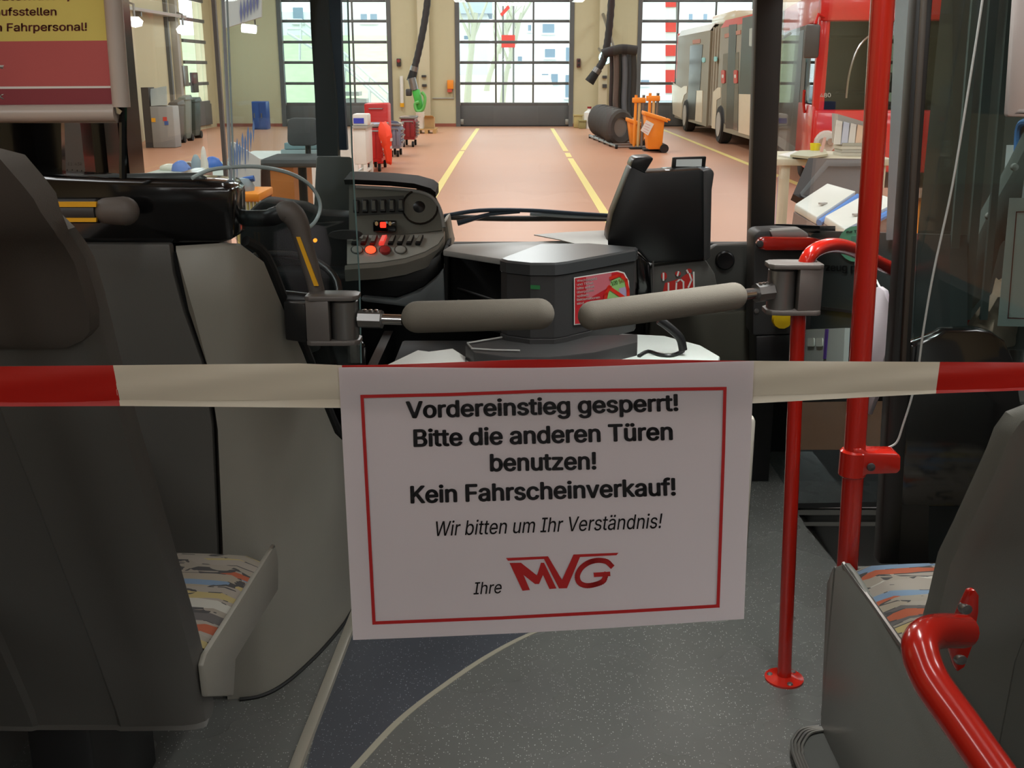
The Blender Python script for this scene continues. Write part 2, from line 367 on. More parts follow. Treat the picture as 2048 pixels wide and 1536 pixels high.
# ceiling lamps (housings round the area lights)
lamph = mat('lamp_housing', (205, 205, 200), .5); lens = mat('lamp_tube', (255, 248, 235), .5, emit=1.5)
l0 = None
for (x, y) in LAMPS:
    if l0 is None:
        l0 = thing('ceiling_lamp', 'long strip lamp hung from the workshop ceiling', 'lamp', (x, y, 5.97), 'strip lamps under the workshop ceiling')
        box('housing', (x - .8, y - 2.5, 5.97), (x + .8, y + 2.5, 6.03), lamph, l0); 
        for s in (-1, 1): box('suspension', (x - .02, y + 2 * s - .02, 6.03), (x + .02, y + 2 * s + .02, 6.6), M['steel'], l0)
        base = Vector((x, y, 5.97))
    else: copy_tree(l0, None, Vector((x, y, 5.97)) - base)
# window in the long wall near the far corner, wall posts, cable tray, lamps
wn = thing('window_1', None, None, (-9.9, 36.2, 0), kind='structure')
for r in range(6):
    box('pane', (-10.0, 34.5, zw[r] + .05), (-9.99, 37.0, zw[r + 1] - .05), M['pane'], wn)
    box('mullion', (-9.9, 34.5, zw[r] - .05), (-9.84, 37.0, zw[r] + .05), M['dkmet'], wn)
box('frame', (-9.9, 34.4, zw[0] - .7), (-9.83, 37.1, zw[0] - .05), M['dkmet'], wn)
for y in (24.2, 29.6, 33.6):
    S(box('workshop_column', (-9.9, y - .12, HZ), (-9.72, y + .12, 6.5), M['conc'] if y > 30 else pil, bevel=.01))
S(box('trim_1', (-9.9, 32.9, HZ), (-9.8, 33.05, 6.5), M['dkmet']))
ty = thing('cable_tray', 'grey cable tray running along the pale workshop side wall', 'cable tray', (-9.7, 24, 2.9))
box('tray', (-9.89, 14, 2.92), (-9.55, 34, 3.0), M['lgrey'], ty)
for y in range(15, 34, 3): box('bracket', (-9.89, y, 2.8), (-9.6, y + .08, 2.92), M['steel'], ty)
for i, (u, v, Y) in enumerate(((365, 42, 29.0), (411, 58, 33.2))):
    c = P(u, v, Y); c.x = -9.45
    t = thing('wall_lamp', ('round' if i == 0 else 'far small') + ' glowing lamp under the cable tray', 'lamp', c)
    MB().lathe([(.0, -.16), (.16, -.12), (.2, 0), (.1, .1)], c, n=14).build('diffuser', mat('lamp_glow', (255, 250, 240), .4, emit=3.0), t)
    MB().tube([c + Vector((0, 0, .08)), c + Vector((0, 0, .4)), c + Vector((-.15, 0, .45))], .03, 8).build('stem', M['steel'], t)
# ================================================================== OUTSIDE
S(box('ground', (-60, YF + .4, HZ - .3), (60, 140, HZ - .02), mat('grey_asphalt', (170, 178, 184), .8), origin=(0, 60, HZ)))
lawn_m = mat('lawn', (178, 190, 150), .9, var=.2, scale=2)
bank_l = MB().prism([(-22, 44, HZ - .02), (-22, 60, HZ - .02), (-22, 60, 3.2)], (17, 0, 0)).build('lawn_bank', lawn_m); tag(bank_l, kind='structure')
bank_m = MB().prism([(-4.5, 46, HZ - .02), (-4.5, 60, HZ - .02), (-4.5, 60, 1.2)], (6.5, 0, 0)).build('bank_field', mat('bare_bank', (206, 194, 172), .9, var=.12)); tag(bank_m, kind='structure')
wall_w = mat('white_render', (236, 236, 232), .8); roofm = mat('grey_roof', (150, 160, 170), .7); winm = mat('outdoor_window', (128, 146, 162), .25)
def house(name, label, x0, x1, y0, y1, h, wins, roof=True):
    t = thing(name, label, 'building', ((x0 + x1) / 2, y0, HZ))
    box('walls', (x0, y0, HZ), (x1, y1, h), wall_w, t)
    if roof: MB().prism([(x0 - .4, y0 - .4, h), (x0 - .4, y1 + .4, h), (x0 - .4, (y0 + y1) / 2, h + 2.2)], (x1 - x0 + .8, 0, 0)).build('roof', roofm, t)
    for (a, b, c, d) in wins:
        f = box('window', (a, y0 - .06, c), (b, y0 + .02, d), winm, t)
        box('sill', (a - .1, y0 - .16, c - .1), (b + .1, y0 + .02, c), wall_w, f)
    return t
pw = lambda u0, u1, v0, v1, Y: (P(u0, 100, Y).x, P(u1, 100, Y).x, P(1000, v1, Y).z, P(1000, v0, Y).z)
house('apartment_house', 'white house with blue-grey windows beyond the middle workshop door', P(985, 100, 66).x, P(1190, 100, 66).x, 66, 76, 9,
      [pw(1020, 1048, 152, 185, 66), pw(1084, 1097, 148, 165, 66), pw(1103, 1116, 148, 165, 66), pw(1090, 1110, 98, 115, 66), pw(1085, 1108, 48, 66, 66), pw(1056, 1062, 50, 62, 66), pw(1132, 1139, 150, 195, 66), pw(1132, 1139, 95, 122, 66), pw(1036, 1044, 113, 122, 66)])
house('villa', 'white villa behind the leafless trees', P(905, 100, 80).x, P(975, 100, 80).x, 80, 88, 5.2, [pw(918, 938, 64, 72, 72), pw(975, 988, 150, 163, 72)])
house('townhouse', 'white townhouse with paired upper windows beyond the grass bank', P(690, 100, 64).x, P(800, 100, 64).x, 64, 74, 9,
      [pw(724, 736, 28, 45, 64), pw(743, 756, 28, 45, 64), pw(730, 742, 78, 84, 64)])
house('office_block', 'long white block behind the parked articulated bus', P(1240, 100, 70).x, P(1560, 100, 70).x, 70, 82, 9,
      [pw(1375, 1382, 28, 40, 70), pw(1404, 1411, 28, 40, 70), pw(1284, 1300, 160, 170, 70)], False)
house('grey_annex', 'plain building beside the stair railing outside', P(560, 100, 63).x, P(640, 100, 63).x, 63, 70, 4.5, [pw(590, 610, 15, 45, 63)], False)
bark = mat('grey_bark', (186, 186, 168), .9)
def tree(label, u, Y, lean, r):
    b0 = PZ(u, 240); base = P(u, 200, Y); base.z = HZ
    t = thing('bare_tree', label, 'tree', base, 'leafless trees outside the middle door')
    top = base + Vector((lean * 3.5, 0, 4.2))
    MB().tube(smooth_path([base, base + Vector((lean * .8, 0, 1.6)), top], 4), [r * (1 - .5 * i / 8) for i in range(9)], 9).build('trunk', bark, t)
    for k in range(7):
        s = base.lerp(top, .45 + .08 * k); e = s + Vector((random.uniform(-.9, .9), random.uniform(-.3, .3), random.uniform(1.2, 2.6)))
        MB().tube([s, s.lerp(e, .5) + Vector((random.uniform(-.2, .2), 0, .1)), e], [r * .45, r * .3, r * .12], 6).build('branch', bark, t)
tree('thick leafless tree leaning over the bank, nearest the door jamb', 934, 50, .12, .19)
tree('leafless tree in the gap between the two others', 968, 54, .35, .16)
tree('forked leafless tree in front of the white house', 1003, 50, .25, .15)
# red sign boards, railing
sr = mat('sign_red', (226, 70, 62), .5)
t = thing('sign_board', 'red board sign on two legs outside the middle door', 'sign', P(1017, 200, 46))
MB().prism([P(u, v, 46) for u, v in ((1003, 70), (1030, 70), (1030, 95), (1003, 95))], (0, .06, 0)).build('board', sr, t)
MB().prism([P(u, v, 46) for u, v in ((1000, 28), (1016, 10), (1020, 16), (1004, 33))], (0, .06, 0)).build('arrow_plate', sr, t)
for u in (1006, 1027): MB().tube([P(u, 12, 46.1), Vector((P(u, 70, 46.1).x, 46.1, HZ))], .04, 8).build('post', M['steel'], t)
t = thing('banner_pole', 'red and white banded banner hanging beyond the third workshop door', 'banner', Vector((P(1340, 100, 44).x, 44, HZ)))
for i, (a, b) in enumerate(((2, 14), (44, 64), (90, 112), (140, 165), (170, 186))):
    MB().prism([P(u, v, 44) for u, v in ((1331, a), (1352, a), (1352, b), (1331, b))], (0, .03, 0)).build('red_field', sr, t)
MB().prism([P(u, v, 44.04) for u, v in ((1331, -30), (1352, -30), (1352, 190), (1331, 190))], (0, .03, 0)).build('cloth', wall_w, t)
MB().tube([Vector((P(1354, 0, 44.1).x, 44.1, HZ)), Vector((P(1354, 0, 44.1).x, 44.1, 4.6))], .05, 8).build('pole', M['steel'], t)
rl = thing('stair_railing', 'white stair railing climbing the grass bank outside', 'railing', Vector((P(740, 200, 43.6).x, 43.6, HZ)))
for off in (0, 18): MB().tube([P(u, v + off, 43.6) for u, v in ((575, 40), (602, 40), (690, 108), (782, 192), (800, 204))], .05, 8).build('rail', M['white'], rl)
for off in (-14,): MB().tube([P(u, v + off, 42.4) for u, v in ((575, 80), (690, 150), (790, 236))], .05, 8).build('rail', M['white'], rl)
for u, v in ((602, 40), (640, 70), (690, 108), (738, 152), (776, 188)):
    MB().tube([P(u, v, 43.6), P(u, v + 44, 43.6)], .045, 8).build('baluster', M['white'], rl)
for u, v in ((600, 80), (690, 136), (740, 178)):
    MB().tube([P(u, v, 42.4), P(u, v + 40, 42.4)], .045, 8).build('baluster', M['white'], rl)
for k in range(7):
    a = P(700 + k * 15, 150 + k * 14, 43.2); MB().box((a.x - .4, 42.5, a.z - .75), (a.x + .4, 43.4, a.z - .6)).build('step', M['conc'], rl)
# ================================================================== WORKSHOP THINGS
def caster(t, x, y, r=.07):
    w_ = MB().tube([(x - .025, y, HZ + r), (x + .025, y, HZ + r)], r, 12).build('wheel', M['rubber'], t)
    MB().tube([(x - .03, y, HZ + r), (x + .03, y, HZ + r)], r * .5, 10).build('hub', M['steel'], w_)
def cart(name, label, u0, u1, vt, Y, dpt, m, drawers=5, m2=None):
    a, b = P(u0, vt, Y), P(u1, vt, Y); zt = a.z
    t = thing(name, label, 'tool trolley', ((a.x + b.x) / 2, Y + dpt / 2, HZ))
    box('body', (a.x, Y, HZ + .18), (b.x, Y + dpt, zt), m, t, bevel=.02)
    box('top_tray', (a.x - .02, Y - .02, zt), (b.x + .02, Y + dpt + .02, zt + .05), M['steel'], t, bevel=.01)
    n = 3
    for k in range(n):
        xx = a.x + (b.x - a.x) * (k + .1) / n
        f = box('side_panel', (xx, Y - .02, HZ + .24), (a.x + (b.x - a.x) * (k + .9) / n, Y, zt - .04), m2 or m, t, bevel=.008)
    for k in range(drawers):
        z = HZ + .25 + (zt - HZ - .3) * k / drawers; hh = (zt - HZ - .3) / drawers
        f = box('drawer', (b.x, Y + .03, z), (b.x + .02, Y + dpt - .03, z + hh - .02), m, t)
        box('drawer_pull', (b.x + .02, Y + .08, z + hh - .07), (b.x + .05, Y + dpt - .08, z + hh - .04), M['steel'], f)
    for xx in (a.x + .06, b.x - .06):
        for yy in (Y + .08, Y + dpt - .08): caster(t, xx, yy)
    MB().tube([(a.x + .04, Y - .01, zt - .1), (a.x + .04, Y - .09, zt - .06), (b.x - .04, Y - .09, zt - .06), (b.x - .04, Y - .01, zt - .1)], .015, 8).build('push_bar', M['steel'], t)
    return t, zt
cart('tool_cart', 'bright red tool trolley with an orange hi-vis jacket hung on it', 729, 762, 255, 20.8, 1.1, M['fred'])
cart('tool_cart', 'dark red tool trolley, the farther one of the row', 801, 829, 238, 27.6, .9, M['dred'])
cart('tool_cart', 'low grey-blue trolley between the two red ones', 776, 799, 252, 24.4, .8, mat('greyblue_metal', (130, 138, 160), .4), 3)
# jacket
t = thing('work_jacket', 'orange hi-vis work jacket with silver bands draped over a trolley', 'jacket', P(770, 330, 20.72))
hv = mat('hi_vis_orange', (255, 74, 40), .7)
rows = []
for i, (ul, ur, v, dy) in enumerate(((760, 772, 245, .1), (757, 780, 255, .0), (757, 784, 272, -.1), (763, 783, 290, -.12), (768, 784, 306, -.1), (772, 784, 324, -.06), (778, 783, 328, 0))):
    a, b = P(ul, v, 20.7 + dy), P(ur, v, 20.7 + dy); r = []
    for k in range(10):
        th = 2 * math.pi * k / 10; c = a.lerp(b, .5 + .5 * math.cos(th)); r.append(c + Vector((0, .09 * math.sin(th) + .03 * math.sin(3 * th + i), .02 * math.sin(2 * th + i))))
    rows.append(r)
MB().loft(rows).build('cloth', hv, t)
for (va, vb, ua, ub) in ((276, 282, 762, 785), (292, 297, 765, 784)):
    MB().prism([P(ua, va + 4, 20.55), P(ub, va, 20.55), P(ub, vb, 20.55), P(ua, vb + 4, 20.55)], (0, .02, 0)).build('reflective_band', mat('silver_tape', (214, 206, 200), .5), t)
# white cabinet + box on it
t = thing('steel_cabinet', 'white steel cabinet on short legs at the near end of the trolley row', 'cabinet', (P(720, 350, 19.4).x, 19.7, HZ))
a, b = P(706, 257, 19.4), P(731, 257, 19.4)
box('body', (a.x, 19.4, HZ + .25), (b.x, 20.3, a.z), M['white'], t, bevel=.015)
box('worktop', (a.x - .03, 19.36, a.z), (b.x + .03, 20.34, a.z + .04), M['conc'], t)
for x in (a.x + .03, b.x - .03):
    for y in (19.44, 20.26): box('leg', (x - .03, y - .03, HZ), (x + .03, y + .03, HZ + .25), M['white'], t)
box('lower_shelf', (a.x + .02, 19.45, HZ + .1), (b.x - .02, 20.25, HZ + .13), M['white'], t)
t = thing('parts_box', 'white box with a blue label on top of the cabinet', 'box', (a.x + .12, 19.7, a.z + .04))
MB().box((a.x - .02, 19.5, a.z + .04), (a.x + .25, 19.9, a.z + .24)).build('body', M['white'], t, bevel=.03)
box('label', (a.x, 19.49, a.z + .08), (a.x + .18, 19.498, a.z + .17), mat('label_blue', (60, 70, 190), .6), t)
rb0 = P(728, 207, 22.6); rb1 = P(776, 238, 22.6)
t = thing('tool_chest', 'red metal tool chest standing behind the trolleys', 'tool chest', ((rb0.x + rb1.x) / 2, 22.9, HZ))
box('body', (rb0.x, 22.6, HZ + .0), (rb1.x, 23.2, rb0.z), M['fred'], t, bevel=.03)
MB().tube([(rb0.x + .1, 22.58, rb0.z - .1), (rb0.x + .1, 22.54, rb0.z - .1), (rb1.x - .1, 22.54, rb0.z - .1), (rb1.x - .1, 22.58, rb0.z - .1)], .012, 6).build('handle', M['steel'], t)
# small clutter on trolleys
clut = [(736, 250, 20.9, (214, 208, 196), 'rag', 'crumpled pale rag on the bright red trolley'), (752, 250, 21.2, (180, 190, 215), 'rag', 'pale blue rag on the bright red trolley'), (783, 245, 24.6, (70, 72, 90), 'work_glove', 'dark work glove on the grey-blue trolley'),
        (810, 234, 27.8, (170, 150, 130), 'rag', 'brown rag on the dark red trolley'), (792, 247, 24.7, (200, 190, 180), 'rag', 'cream rag on the grey-blue trolley')]
for (u, v, Y, c, nm, lb) in clut:
    p = P(u, v, Y); m = mat('cloth_%d_%d' % (u, v), c, .9)
    bmx = MB(); rr = []
    for i in range(6):
        ph = math.pi / 2 * i / 5
        rr.append([p + Vector((.2 * math.cos(ph) * math.cos(a_) * random.uniform(.7, 1.1), .14 * math.cos(ph) * math.sin(a_) * random.uniform(.7, 1.1), .09 * math.sin(ph) - .05)) for a_ in [2 * math.pi * k / 9 for k in range(9)]])
    tag(bmx.loft(rr).build(nm, m), lb, 'cloth')
# extraction hoses
def hose(label, pts, Y, r, m=M['hose'], nz=True):
    pp = smooth_path([P(u, v, Y) for u, v in pts], 6)
    t = thing('exhaust_hose', label, 'hose', pp[-1])
    rs = [r * (1 + .12 * (i % 2)) for i in range(len(pp))]
    MB().tube(pp, rs, 10).build('hose', m, t)
    if nz:
        d = (pp[-1] - pp[-3]).normalized(); MB().tube([pp[-1] - d * .05, pp[-1] + d * .1], r * 1.3, 12).build('clamp', M['steel'], t)
        MB().tube([pp[-1] + d * .1, pp[-1] + d * .42], [r * 1.25, r * 1.5], 12).build('nozzle', M['rubber'], t)
    return t
hose('black exhaust hose hanging above the green extractor', [(858, -60), (855, 0), (848, 50), (838, 100), (829, 136)], 36.2, .1)
hose('black exhaust hose hanging beside the hanging bundle', [(1226, -60), (1223, 0), (1218, 60), (1212, 100), (1206, 122), (1195, 140)], 33.5, .1)
t = thing('exhaust_extractor', 'green mobile exhaust extractor with folded arm', 'extractor', P(836, 258, 36.0))
MB().tube([P(823, 156, 36), P(829, 180, 36)], .13, 12).build('arm', M['steel'], t)
MB().prism([P(u, v, 35.9) for u, v in ((823, 180), (838, 178), (845, 205), (848, 222), (832, 224), (828, 200))], (0, .35, 0)).build('housing', M['green'], t, bevel=.05)
MB().tube(smooth_path([P(u, v, 35.85) for u, v in ((843, 184), (850, 195), (846, 218), (834, 222), (830, 208), (838, 204))], 4), .05, 8).build('coiled_hose', mat('green_hose', (100, 180, 90), .5), t)
box('side_motor', (P(812, 190, 36).x, 35.9, P(812, 192, 36).z), (P(823, 190, 36).x, 36.2, P(812, 178, 36).z), M['dgrey'], t, bevel=.03)
MB().tube([P(840, 224, 36.1), Vector((P(840, 224, 36.1).x, 36.1, HZ))], .06, 8).build('stand', M['steel'], t)
# pallet with box, bucket
a, b = P(833, 262, 33.6), P(872, 262, 33.6)
t = thing('pallet', 'small wooden pallet on the workshop floor by the pale column', 'pallet', ((a.x + b.x) / 2, 34, HZ))
for k in range(4): box('board', (a.x, 33.6 + k * .22, HZ + .1), (b.x, 33.75 + k * .22, HZ + .14), M['wood'], t)
for x in (a.x, (a.x + b.x) / 2 - .05, b.x - .1): box('runner', (x, 33.6, HZ), (x + .1, 34.41, HZ + .1), M['wood'], t)
c0, c1 = P(849, 255, 33.8), P(868, 235, 33.8)
t = thing('cardboard_box', 'open cardboard box standing on the pallet', 'box', (c0.x, 34, HZ + .14))
box('body', (c0.x, 33.8, HZ + .14), (c1.x, 34.2, c1.z), M['card'], t); 
MB().prism([(c0.x, 33.8, c1.z), (c1.x, 33.8, c1.z), (c1.x - .03, 33.62, c1.z + .06), (c0.x + .03, 33.62, c1.z + .06)], (0, .005, .006)).build('flap', M['card'], t)
t = thing('bucket', 'white bucket on the pallet beside the cardboard box', 'bucket', P(840, 258, 33.7))
p = P(841, 258, 33.8); p.z = HZ + .14
MB().lathe([(.0, 0), (.1, 0), (.13, .45), (.14, .47), (.11, .47), (.09, .05)], p, n=16).build('body', M['white'], t)
MB().tube([p + Vector((-.13, 0, .45)), p + Vector((0, -.12, .34)), p + Vector((.13, 0, .45))], .01, 6).build('handle', M['steel'], t)
# wall fittings on far wall
def fit(name, label, cat, u0, u1, v0, v1, m, dep=.12, Y=YF, n=None):
    a, b = P(u0, v1, Y), P(u1, v0, Y)
    t = thing(name, label, cat, ((a.x + b.x) / 2, Y - dep / 2, a.z))
    box('housing', (a.x, Y - dep, a.z), (b.x, Y, b.z), m, t, bevel=.02)
    return t, a, b
t, a, b = fit('door_control', 'dark red-topped door control box left of the green extractor', 'switch box', 794, 802, 117, 133, M['dgrey'])
MB().lathe([(.06, 0), (.06, .05), (.04, .07)], ((a.x + b.x) / 2, YF - .12, b.z - .08), (0, -1, 0), 12).build('button', M['dred'], t)
t, a, b = fit('door_control', 'dark red door control box beside the hanging hoses', 'switch box', 1153, 1161, 117, 135, mat('maroon', (92, 50, 46), .5))
for k in range(2): MB().lathe([(.04, 0), (.04, .04)], ((a.x + b.x) / 2, YF - .12, a.z + .08 + .13 * k), (0, -1, 0), 10).build('button', M['black'], t)
for lb, (u0, u1, v0, v1) in (('upper socket box on the column above the pallet', (843, 853, 150, 155)), ('lower socket box on the column above the pallet', (844, 854, 168, 174)), ('upper socket box beside the hose bundle', (1204, 1214, 151, 157)), ('lower socket box beside the hose bundle', (1204, 1214, 168, 176))):
    t, a, b = fit('socket_box', lb, 'socket', u0, u1, v0, v1, mat('socket_grey', (120, 112, 96), .5), .08, YF - .25)
    box('cover', (a.x + .02, YF - .35, a.z + .01), (b.x - .02, YF - .33, b.z - .01), M['dgrey'], t)
t, a, b = fit('cleaner_dispenser', 'orange soap dispenser on the wall beside the middle door', 'dispenser', 895, 907, 160, 178, M['orange'], .18)
box('spout', (a.x + .0, YF - .16, a.z - .1), (b.x - .05, YF - .02, a.z), mat('dispenser_red', (200, 80, 60), .5), t)
MB().tube([(a.x - .5, YF - .03, a.z - .3), (b.x, YF - .03, a.z - .3), (b.x, YF - .03, a.z)], .02, 6).build('pipe', M['conc'], t)
t = thing('fluorescent_tube', 'white tube standing upright against the far wall', 'tube', P(803, 205, YF - .1))
MB().tube([P(803, 152, YF - .1), P(804, 206, YF - .1)], .06, 10).build('tube', M['white'], t)
MB().tube([P(804, 206, YF - .1), P(804, 214, YF - .1)], .07, 10).build('end_cap', M['yellow'], t)
# hose bundle rack
YB = 31.5
t = thing('hose_rack', 'black hose drum rail with straps on the far wall', 'hose rack', P(1240, 110, YB))
MB().tube(smooth_path([P(u, v, YB) for u, v in ((1205, 108), (1225, 102), (1245, 98), (1274, 101))], 4), .13, 10).build('drum', M['hose'], t)
MB().tube([P(1240, 100, YB), P(1240, 100, YB) + Vector((0, 2, .1)), Vector((P(1240, 100, YB).x, YF - .26, 3.2))], .05, 8).build('support_arm', M['steel'], t)
for k, (u, m) in enumerate(((1224, M['hose']), (1232, mat('brown_hose', (96, 80, 74), .6)), (1240, M['hose']), (1249, mat('grey_hose', (104, 108, 114), .5)), (1258, mat('slate_hose', (84, 90, 98), .5)), (1267, M['hose']))):
    y0 = YB + .35 - .22 * (k % 2); pts = [P(u, 103, y0), P(u + 1, 150, y0), P(u - 1, 200, y0), P(u, 215 + 4 * k, y0)]
    lab = ['first', 'second', 'third', 'fourth', 'fifth', 'sixth'][k] + ' upright hose hanging from the drum rail, counted from the column'
    tag(MB().tube(smooth_path(pts, 4), .08, 10).build('suction_hose', m), lab, 'hose', 'hoses hanging from the rail')
t = thing('work_lamp', 'round cyan-white lamp on the wall behind the hoses', 'lamp', P(1210, 116, 33.6))
MB().lathe([(.0, -.03), (.18, 0), (.2, .05), (.0, .1)], P(1211, 115, 34.8), (0, 1, 0), 16).build('lens', mat('cyan_glow', (190, 245, 245), .4, emit=1.6), t)
MB().tube([P(1211, 115, 34.9), Vector((P(1211, 115, 34.9).x, YF - .27, P(1211, 115, 34.9).z + .3))], .04, 8).build('arm', M['steel'], t)
# tyres
tr = mat('tyre_rubber', (74, 72, 70), .85)
n0 = ['tyre farthest along the floor rack', 'second tyre of the floor rack from the far wall', 'middle tyre of the floor rack', 'fourth tyre of the floor rack from the far wall', 'tyre of the floor rack nearest the orange bins']
for k, (u, v, Y) in enumerate(((1204, 222, 32.4), (1213, 226, 31.4), (1221, 230, 30.4), (1229, 236, 29.4), (1236, 243, 28.4))):
    c = P(u, v, Y); R = c.z - HZ
    R = .44; c.z = HZ + R
    t = thing('truck_tyre', n0[k], 'tyre', (c.x, c.y, HZ), 'tyres in the floor rack')
    ax = Vector((.75, -1, 0))
    MB().lathe([(R * .55, -.13), (R * .85, -.15), (R, -.11), (R, .11), (R * .85, .15), (R * .55, .13), (R * .55, -.13)], c, ax, 22).build('tread', tr, t)
    MB().lathe([(R * .55, -.1), (R * .5, -.04), (R * .2, -.02), (R * .2, .05), (R * .55, .08)], c, ax, 16).build('rim', mat('old_rim', (150, 148, 144), .5, metal=.5), t)
t = thing('tyre_rack', 'low rack of steel tubes under the tyres', 'rack', (P(1235, 280, 29).x, 29, HZ))
a, b = P(1205, 268, 31.4), P(1262, 290, 27.0)
for dxx in (-.35, .4):
    MB().tube([(a.x + dxx, a.y, HZ + .06), (b.x + dxx, b.y, HZ + .06)], .035, 8).build('rail', M['steel'], t)
for k in range(6):
    q = a.lerp(b, k / 5); MB().tube([(q.x - .35, q.y, HZ + .05), (q.x + .4, q.y, HZ + .05)], .03, 8).build('crossbar', M['steel'], t)
    MB().lathe([(.05, -.03), (.05, .03)], (q.x - .35, q.y, HZ + .05), (1, 0, 0), 10).build('caster', M['rubber'], t)
# orange bins and barriers
def bin_(label, u0, u1, vt, vb, Y, note):
    a, b = P(u0, vb, Y), P(u1, vb, Y); zt = P(u0, vt, Y).z; t = thing('wheelie_bin', label, 'bin', ((a.x + b.x) / 2, Y + .3, HZ))
    w_ = b.x - a.x
    MB().hexa([(a.x + .08, Y + .05, HZ + .08), (b.x - .03, Y + .05, HZ + .08), (b.x - .03, Y + .55, HZ + .08), (a.x + .08, Y + .55, HZ + .08), (a.x, Y, zt - .1), (b.x, Y, zt - .22), (b.x, Y + .6, zt - .22), (a.x, Y + .6, zt - .1)]).build('body', M['orange'], t, bevel=.03)
    MB().hexa([(a.x - .03, Y - .04, zt - .1), (b.x + .08, Y - .04, zt - .26), (b.x + .08, Y + .64, zt - .26), (a.x - .03, Y + .64, zt - .1), (a.x - .03, Y - .04, zt), (b.x + .04, Y - .04, zt - .15), (b.x + .04, Y + .64, zt - .15), (a.x - .03, Y + .64, zt)]).build('lid', M['orange'], t, bevel=.03)
    MB().tube([(b.x + .02, Y + .02, HZ + .1), (b.x + .02, Y + .58, HZ + .1)], .1, 14).build('wheel', M['rubber'], t)
    MB().tube([(b.x + .12, Y + .1, zt - .2), (b.x + .12, Y + .5, zt - .2)], .025, 8).build('handle', M['orange'], t)
    if note:
        pl = lambda u, v: P(u, v, Y - .005 + .0)
        MB().prism([P(u, v, Y - .01) for u, v in ((1293, 240), (1308, 248), (1296, 271), (1281, 261))], (0, .004, 0)).build('paper_note', M['white'], t)
        for k in range(4): MB().prism([P(1291 + 10 * s - 1.6 * k, 246 + 5 * s + 5 * k, Y - .012) for s in (0, 1)] + [P(1291 + 10 * s - 1.6 * k, 247 + 5 * s + 5 * k, Y - .012) for s in (1, 0)], (0, .001, 0)).build('printed_line', mat('print_pink', (220, 150, 160), .7), t)
bin_('orange wheelie bin with a white paper note, nearest the bus', 1289, 1327, 222, 306, 25.6, True)
bin_('orange wheelie bin partly behind the noted one', 1257, 1290, 236, 290, 27.2, False)
for k, (u, v0, v1, lb) in enumerate(((1277, 190, 300, 'tall orange folded barrier standing behind the orange bins, left of the pair'), (1305, 186, 240, 'tall orange barrier rising above the noted bin'))):
    k = k * .62; p = P(u, 232, 27.0 - k); t = thing('folding_barrier', lb, 'barrier', (p.x, 27.0 - k, HZ))
    for j in range(3):
        xx = p.x + (j - 1) * .09; MB().tube([(xx, 27 - k, HZ + .02), (xx + .02, 27 - k, P(u, v0 + 12 * (j % 2), 27 - k).z)], .035, 8).build('post', [M['orange'], mat('beige_post', (214, 180, 120), .5), M['steel']][j], t)
    zt = P(u, v0, 27 - k).z; box('crosspiece', (p.x - .16, 26.95 - k, zt - .18), (p.x + .16, 27.05 - k, zt - .06), M['orange'], t, bevel=.02)
    box('foot', (p.x - .2, 26.8 - k, HZ), (p.x + .2, 27.2 - k, HZ + .05), M['rubber'], t, bevel=.02)
for k, (u0, u1, v0, v1, Y, c) in enumerate(((1148, 1165, 232, 252, 37.0, (186, 168, 110)), (1158, 1172, 243, 254, 36.4, (150, 140, 90)))):
    a, b = P(u0, v1, Y), P(u1, v0, Y); t = thing('storage_crate', ['tan crate beside the middle door', 'small olive crate in front of the tan one'][k], 'crate', (a.x, Y, HZ))
    box('body', (a.x, Y, HZ), (b.x, Y + .3, b.z), mat('crate%d' % k, c, .7), t, bevel=.02); box('lid', (a.x - .02, Y - .02, b.z), (b.x + .02, Y + .32, b.z + .04), mat('crate%d' % k, c, .7), t)
p = P(1178, 252, 36.6); t = thing('canister', 'white canister on the floor beside the crates', 'canister', (p.x, 36.6, HZ))
MB().lathe([(.0, 0), (.16, .0), (.17, .5), (.06, .58), (.06, .64)], (p.x, 36.6, HZ), n=14).build('body', M['white'], t); MB().lathe([(.07, 0), (.07, .06)], (p.x, 36.6, HZ + .63), n=10).build('cap', M['dred'], t)
# ---------------------------------------------------------------- white articulated bus
XB = 5.37
cream = mat('bus_cream', (232, 218, 190), .35, coat=.3); grb = mat('bus_taupe', (150, 142, 122), .5); bgl = mat('bus_dark_glass', (40, 42, 42), .3); bred = mat('bus_red', (206, 58, 46), .35)
B = thing('articulated_bus', 'cream and taupe articulated bus with red roof edge parked along the next lane', 'bus', (XB + 1.2, 31, HZ))
y0, y1, yj0, yj1 = 24.4, 38.0 - .6, P(1440, 150, 10).y, 0
yA = PX(1437, 150, XB).y; yB = PX(1417, 150, XB).y
ztop = 2.66
for nm, a, b in (('front_section', y0, yA), ('rear_section', yB, y1)):
    MB().prism([(XB, a, HZ + .32), (XB, a, 2.5), (XB + .12, a, ztop), (XB + 2.4, a, ztop), (XB + 2.52, a, 2.5), (XB + 2.52, a, HZ + .32)], (0, b - a, 0)).build(nm, grb, B)
    r = MB().prism([(XB - .005, a, 2.5), (XB + .11, a, ztop + .03), (XB + .25, a, ztop + .03), (XB + .1, a, 2.48)], (0, b - a, 0)).build('roof_edge', bred if a == y0 else M['white'], B)
box('bellows', (XB + .08, yA, HZ + .36), (XB + 2.44, yB, 2.55), mat('bellows_cloth', (168, 160, 142), .8), B)
for k in range(4): box('bellows_fold', (XB + .05, yA + .15 + (yB - yA - .3) * k / 3 - .05, HZ + .36), (XB + .08, yA + .15 + (yB - yA - .3) * k / 3 + .05, 2.57), mat('bellows_cloth', (168, 160, 142), .8), B)
def bside(nm, pts, m, off=.012, par=B): return MB().prism([PX(u, v, XB) for u, v in pts], (-off, 0, 0)).build(nm, m, par)
